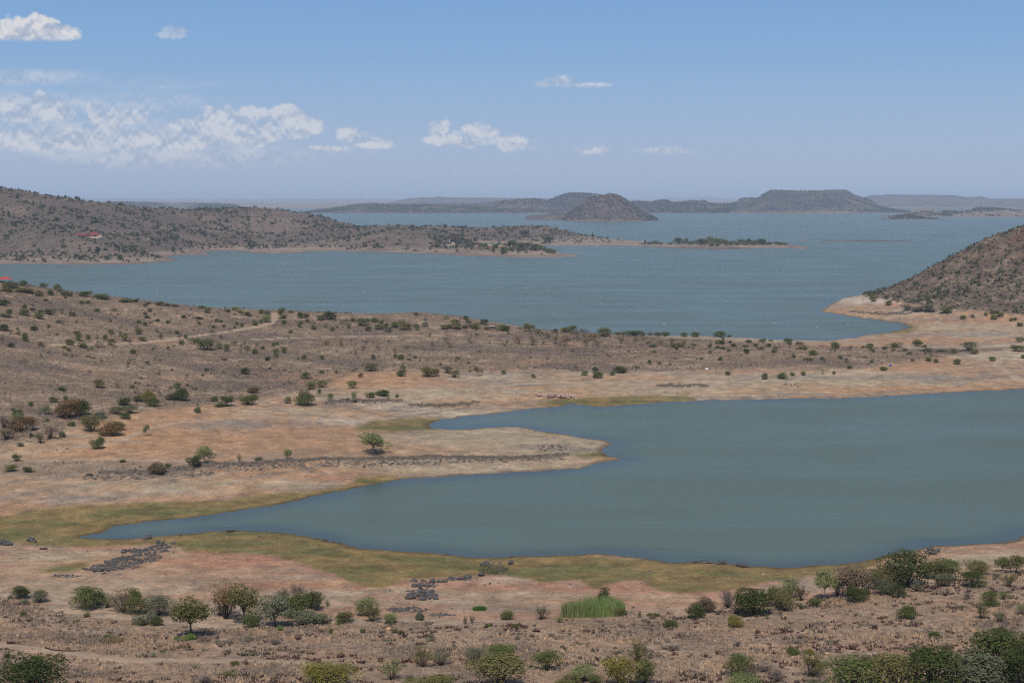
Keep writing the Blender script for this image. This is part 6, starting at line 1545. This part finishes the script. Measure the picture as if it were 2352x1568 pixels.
# cottage with dark roof and gabled wing
q = hit_far(*fx('HO', 265, 247))
h = thing('cottage', 'cream cottage with near-black roof and gabled front on the far point', 'house', q, face_cam(q) + .25)
mb = MB().box(-10, 2.0, 1, 8, -1.2, 3.0); part('wall', mb, M_CREAM, h)
mb = MB(); hip_roof(mb, -10, 2, 1, 8, 3.0, 6.2, 6); part('roof', mb, M_DKROOF, h)
mb = MB(); gable_wall(mb, 2.02, 9.5, -2, 7, 3.2, 6.8); part('gable_wing', mb, M_CREAM, h)
mb = MB(); gable_roof(mb, 2.02, 9.5, -2, 7, 3.25, 6.95, 'y'); wr = part('wing_roof', mb, M_DKROOF, h)
mb = MB().box(1.0, 2.2, 3.2, 4.2, 5.2, 7.9); part('chimney', mb, M_CREAM, h)
part('door', MB().box(5.2, 7.4, -2.06, -1.9, -.1, 2.3), M_DARK, h)
for xx in (-8.6, -5.6, -2.4):
    w_ = part('window', MB().box(xx, xx + 1.3, .94, 1.06, .9, 2.2), M_GLASS, h)
    part('sill', MB().box(xx - .1, xx + 1.4, .86, .99, .78, .88), M_WHITE, w_)
q = hit_far(*fx('HO', 527, 257))
h = thing('cottage', 'smaller cream cottage with a dark pyramid roof beside the gabled cottage', 'house', q, face_cam(q) + .2)
part('wall', MB().box(-5, 5, 0, 8, -1.2, 2.9), M_CREAM, h)
mb = MB(); hip_roof(mb, -5, 5, 0, 8, 2.9, 6.3, 2.4); part('roof', mb, M_DKROOF, h)
part('chimney', MB().box(.2, 1.4, 3.4, 4.4, 5.6, 7.4), M_CREAM, h)
for xx in (-3.6, 1.8):
    part('window', MB().box(xx, xx + 1.6, -.06, .06, .8, 2.1), M_GLASS, h)
part('door', MB().box(-.7, .4, -.06, .06, -.1, 2.1), M_DARK, h)
# two brick chalets with arched white parapets
for i, (cx, cy, lab) in enumerate([(1052, 297, 'orange brick chalet with curved white parapet, farther from the camp trees'), (1248, 300, 'orange brick chalet with curved white parapet, hard by the camp trees')]):
    q = hit_far(*fx('HO', cx, cy))
    h = thing('chalet', lab, 'chalet', q, face_cam(q) + .1)
    mb = MB()
    pts = [(-4.8, -1.2), (4.8, -1.2), (4.2, 3.6)] + [(4.2 * math.cos(t_), 3.6 + 1.1 * math.sin(t_)) for t_ in np.linspace(.25, math.pi - .25, 9)] + [(-4.2, 3.6)]
    n_ = len(pts)
    mb.v = [(p[0], 0, p[1]) for p in pts] + [(p[0], 5.5, p[1]) for p in pts]
    mb.f = [tuple(range(n_)), tuple(range(2 * n_ - 1, n_ - 1, -1))] + [(a_, (a_ + 1) % n_, n_ + (a_ + 1) % n_, n_ + a_) for a_ in range(n_)]
    part('wall', mb, M_BRICK, h)
    mb = MB()
    top = [(4.45 * math.cos(t_), 3.62 + 1.22 * math.sin(t_)) for t_ in np.linspace(.1, math.pi - .1, 11)]
    for (a0, b0), (a1, b1) in zip(top[:-1], top[1:]):
        slab(mb, ((a0, -.3, b0), (a1, -.3, b1), (a1, 5.8, b1), (a0, 5.8, b0)), .32)
    part('coping', mb, M_WHITE, h)
    part('door', MB().box(.6, 1.8, -.06, .05, -.1, 2.1), M_DARK, h)
    part('window', MB().box(-2.6, -.9, -.06, .05, .9, 2.1), M_GLASS, h)
# red-roofed hut among the bushes
q = hit_far(*fx('HO', 785, 270))
h = thing('hut', 'small hut with maroon roof half hidden by bushes between cottage and chalets', 'hut', q, face_cam(q))
part('wall', MB().box(-4, 4, 0, 4, -1, 2.3), M_WHITE, h)
mb = MB(); gable_roof(mb, -4, 4, 0, 4, 2.3, 3.7, 'x'); part('roof', mb, M_MAROON, h)
part('door', MB().box(-.5, .5, -.06, .05, 0, 2.0), M_DARK, h)
# long lodge with maroon roofs on the hillside
q = hit_far(*fx('LO', 440, 285))
h = thing('lodge', 'long lodge with steep maroon roofs on the bushy hillside', 'house', q, face_cam(q) - .12)
k_ = q[1] / F / 5.88 / KD
def X_(a):
    return (a - 440) * k_
part('wall', MB().box(X_(150), X_(370), 2, 9, -3, 2.4), M_CREAM, h)
mb = MB(); gable_roof(mb, X_(130), X_(372), 1.5, 9.5, 2.4, 4.9, 'x'); part('side_roof', mb, M_MAROON, h)
part('main_wall', MB().box(X_(440), X_(680), 1, 10, -3, 2.4), M_CREAM, h)
mb = MB(); hip_roof(mb, X_(432), X_(690), .5, 10.5, 2.4, 7.4, X_(575) - X_(500)); part('main_roof', mb, M_MAROON, h)
part('link_roof', MB().box(X_(370), X_(445), 2.5, 8, 1.6, 2.9), M_MAROON, h)
mb = MB(); gable_wall(mb, X_(660), X_(725), -2, 8, 2.6, 4.4); part('gable_wall', mb, M_CREAM, h)
mb = MB(); gable_roof(mb, X_(655), X_(730), -2, 8, 2.65, 4.6, 'y'); part('gable_roof', mb, M_MAROON, h)
part('porch_post', MB().tube((X_(738), -1.5, -2.5), (X_(738), -1.5, 3.2), .3, .3), M_WHITE, h)
part('window', MB().box(X_(255), X_(268), 1.9, 2.1, .6, 2.0), M_GLASS, h)
part('window', MB().box(X_(560), X_(600), .9, 1.1, .6, 2.0), M_GLASS, h)
part('terrace_wall', MB().box(X_(430), X_(640), -3.2, -2.9, -3.5, -.6), M_CREAM, h)

def car(q, rz, label, length=4.4):
    t = thing('parked_car', label, 'car', q, rz)
    L2_ = length / 2
    prof_ = [(-L2_, .35), (L2_, .35), (L2_, .85), (L2_ * .55, .98), (L2_ * .28, 1.5), (-L2_ * .8, 1.52), (-L2_, .95)]
    mb = MB(); n_ = len(prof_)
    mb.v = [(p[0], -.85, p[1]) for p in prof_] + [(p[0], .85, p[1]) for p in prof_]
    mb.f = [tuple(range(n_)), tuple(range(2 * n_ - 1, n_ - 1, -1))] + [(a_, (a_ + 1) % n_, n_ + (a_ + 1) % n_, n_ + a_) for a_ in range(n_)]
    part('body', mb, M_WHITE, t)
    for s_ in (-1, 1):
        part('side_window', MB().box(-L2_ * .7, L2_ * .3, s_ * .86 - .02, s_ * .86 + .02, 1.0, 1.4), M_GLASS, t)
        for a_ in (-1, 1):
            part('wheel', MB().tube((a_ * L2_ * .62, s_ * .70, .33), (a_ * L2_ * .62, s_ * .90, .33), .33, .33, 10), M_TYRE, t)
    return t
q = hit_far(*fx('LO', 1828, 332)); car(q, .15, 'white car parked in a green gully under the brown hill', 4.6)
for cx, cy, lab in [(1330, 296, 'white car parked between the brick chalet and the camp trees'), (1380, 298, 'white car under the first of the camp trees'), (1528, 298, 'white car beyond the camp trees')]:
    q = hit_far(*fx('HO', cx, cy)); car(q, .1, lab)
q = hit_far(*fx('IS', 110, 88)); car(q, .1, 'white vehicle parked alone at the tip of the sandy point', 5.2)
# open picnic shelter with red roof on the crest
q = hit_near(*fx('SH', 250, 480))
k_ = q[1] / F / 11.76 / KD
h = thing('picnic_shelter', 'open picnic shelter with bright red pyramid roof on the crest', 'shelter', q, face_cam(q) + .3)
ww = 560 * k_ / 2
mb = MB(); hip_roof(mb, -ww, ww, -ww * .9, ww * .9, 2.15, 3.6, ww * .3, .1, .1); part('roof', mb, M_RED, h)
for a_ in (-1, 1):
    for b_ in (-1, 1):
        part('post', MB().tube((a_ * ww * .85, b_ * ww * .75, -.6), (a_ * ww * .85, b_ * ww * .75, 2.2), .09, .09), M_DARK, h)
part('low_wall', MB().box(-ww * .8, ww * .3, ww * .55, ww * .7, -.6, .9), M_STONE, h)
part('table', MB().box(-.9, .9, -.4, .4, .66, .74), M_WOOD, h)
# small stone shelter with pale flat roof
q = hit_near(*fx('PI', 725, 410))
h = thing('stone_shelter', 'tiny stone shelter with pale sloping roof among crest bushes', 'shelter', q, face_cam(q) + .15)
part('back_wall', MB().box(-1.5, 1.5, 1.6, 1.85, -.4, 1.7), M_STONE, h)
part('side_wall', MB().box(-1.5, -1.2, 0, 1.58, -.4, 1.7), M_STONE, h)
part('side_wall', MB().box(1.2, 1.5, 0, 1.58, -.4, 1.7), M_STONE, h)
part('front_wall', MB().box(-1.18, 1.18, -.1, .12, -.4, .75), M_STONE, h)
mb = MB(); slab(mb, ((-1.7, -.4, 1.72), (1.7, -.4, 1.72), (1.7, 2.1, 1.95), (-1.7, 2.1, 1.95)), .14); part('roof', mb, simple_mat('pale_tin', (.42, .37, .33), .7, .15), h)
# drum, litter, stump, log, driftwood, termite mounds
q = hit_near(*fx('M4', 1205, 824))
o = thing('drum', 'blue plastic drum lying on the orange flat beyond the inlet', 'drum', q, .4)
part('barrel', MB().tube((-.55, 0, .38), (.55, 0, .38), .42, .42, 14), M_BLUE, o, True)
for xx in (-.3, .3):
    part('hoop', MB().tube((xx - .04, 0, .38), (xx + .04, 0, .38), .45, .45, 14), M_BLUE, o)
q = hit_near(*fx('M3', 1768, 636))
o = link('plastic_sheet', rock_mesh(77), M_WHITE, label='scrap of white plastic lying below the brown mound', category='litter'); o.location = q; o.scale = (1.6, .9, .8)
q = hit_near(*fx('B', 1345, 560))
o = thing('stump', 'dark sawn stump with a pale cut branch end on the bank', 'stump', q, 0)
mb = MB().tube((0, 0, -.1), (.05, 0, .8), .42, .26, 9); part('trunk', mb, MAT_BARK, o, True)
mb = MB().tube((.0, 0, .6), (-.42, -.25, 1.0), .22, .22, 9); br = part('branch', mb, MAT_BARK, o, True)
part('cut_face', MB().tube((-.42, -.25, 1.0), (-.46, -.28, 1.02), .23, .23, 10), M_SAW, br)
part('side_branch', MB().tube((.05, 0, .7), (.5, -.1, .95), .14, .09, 7), MAT_BARK, o, True)
q = hit_near(*fx('L3', 372, 466))
o = thing('log', 'short dark log lying alone on the pale mudflat', 'log', q, .05)
part('trunk', MB().tube((-.85, 0, .22), (.85, 0, .24), .26, .24, 9), MAT_BARK, o, True)
part('cut_end', MB().tube((.85, 0, .24), (.9, 0, .24), .22, .22, 9), M_WOOD, o)
q = hit_near(*fx('M3', 235, 668))
o = thing('driftwood', 'bleached branch lying on the sandy flat beyond the inlet', 'driftwood', q, .3)
part('limb', MB().tube((-2.2, 0, .9), (0, 0, .25), .10, .2, 6), M_WOOD, o, True)
part('limb', MB().tube((0, 0, .25), (2.4, .3, .15), .2, .12, 6), M_WOOD, o, True)
part('twig', MB().tube((-.6, 0, .4), (-1.4, .5, 1.2), .07, .04, 5), M_WOOD, o, True)
def mound(fr, a_, b_, w_, hh_, mat, label):
    q = hit_near(*fx(fr, a_, b_)); s_ = q[1] / F
    me_ = rock_mesh(int(a_) % 50 + 400, 1.0)
    o = link('termite_mound', me_, mat, label=label, category='termite mound')
    for p in me_.polygons:
        p.use_smooth = True
    o.location = q; o.scale = (fs(fr, w_) * s_, fs(fr, w_) * s_, fs(fr, hh_) * s_ * 1.2)
mound('G', 295, 878, 60, 34, M_MOUND, 'orange termite mound in dry grass beside a vase-shaped bush')
mound('G', 1327, 652, 38, 32, M_GREYMOUND, 'grey termite mound beside a low green shrub')
mound('C', 868, 880, 50, 40, M_MOUND, 'orange termite mound between two umbrella thorns')
mound('B', 1972, 625, 70, 42, M_MOUND, 'pale orange termite mound in tall grass on the bank')
# old hose left by the track
q0 = [hit_near(*fx('A', a_, b_)) for a_, b_ in [(475, 818), (560, 836), (650, 843), (760, 845), (850, 838)]]
o = thing('hose', 'black hose lying in a curve beside the dirt track', 'hose', q0[0], 0)
mb = MB()
for p, r_ in zip(q0[:-1], q0[1:]):
    mb.tube(Vector(p) - Vector(q0[0]) + Vector((0, 0, .12)), Vector(r_) - Vector(q0[0]) + Vector((0, 0, .12)), .09, .09, 6)
part('pipe', mb, M_TYRE, o, True)
part('end_cap', MB().tube((0, 0, .05), (0, 0, .22), .12, .12, 8), M_TYRE, o)
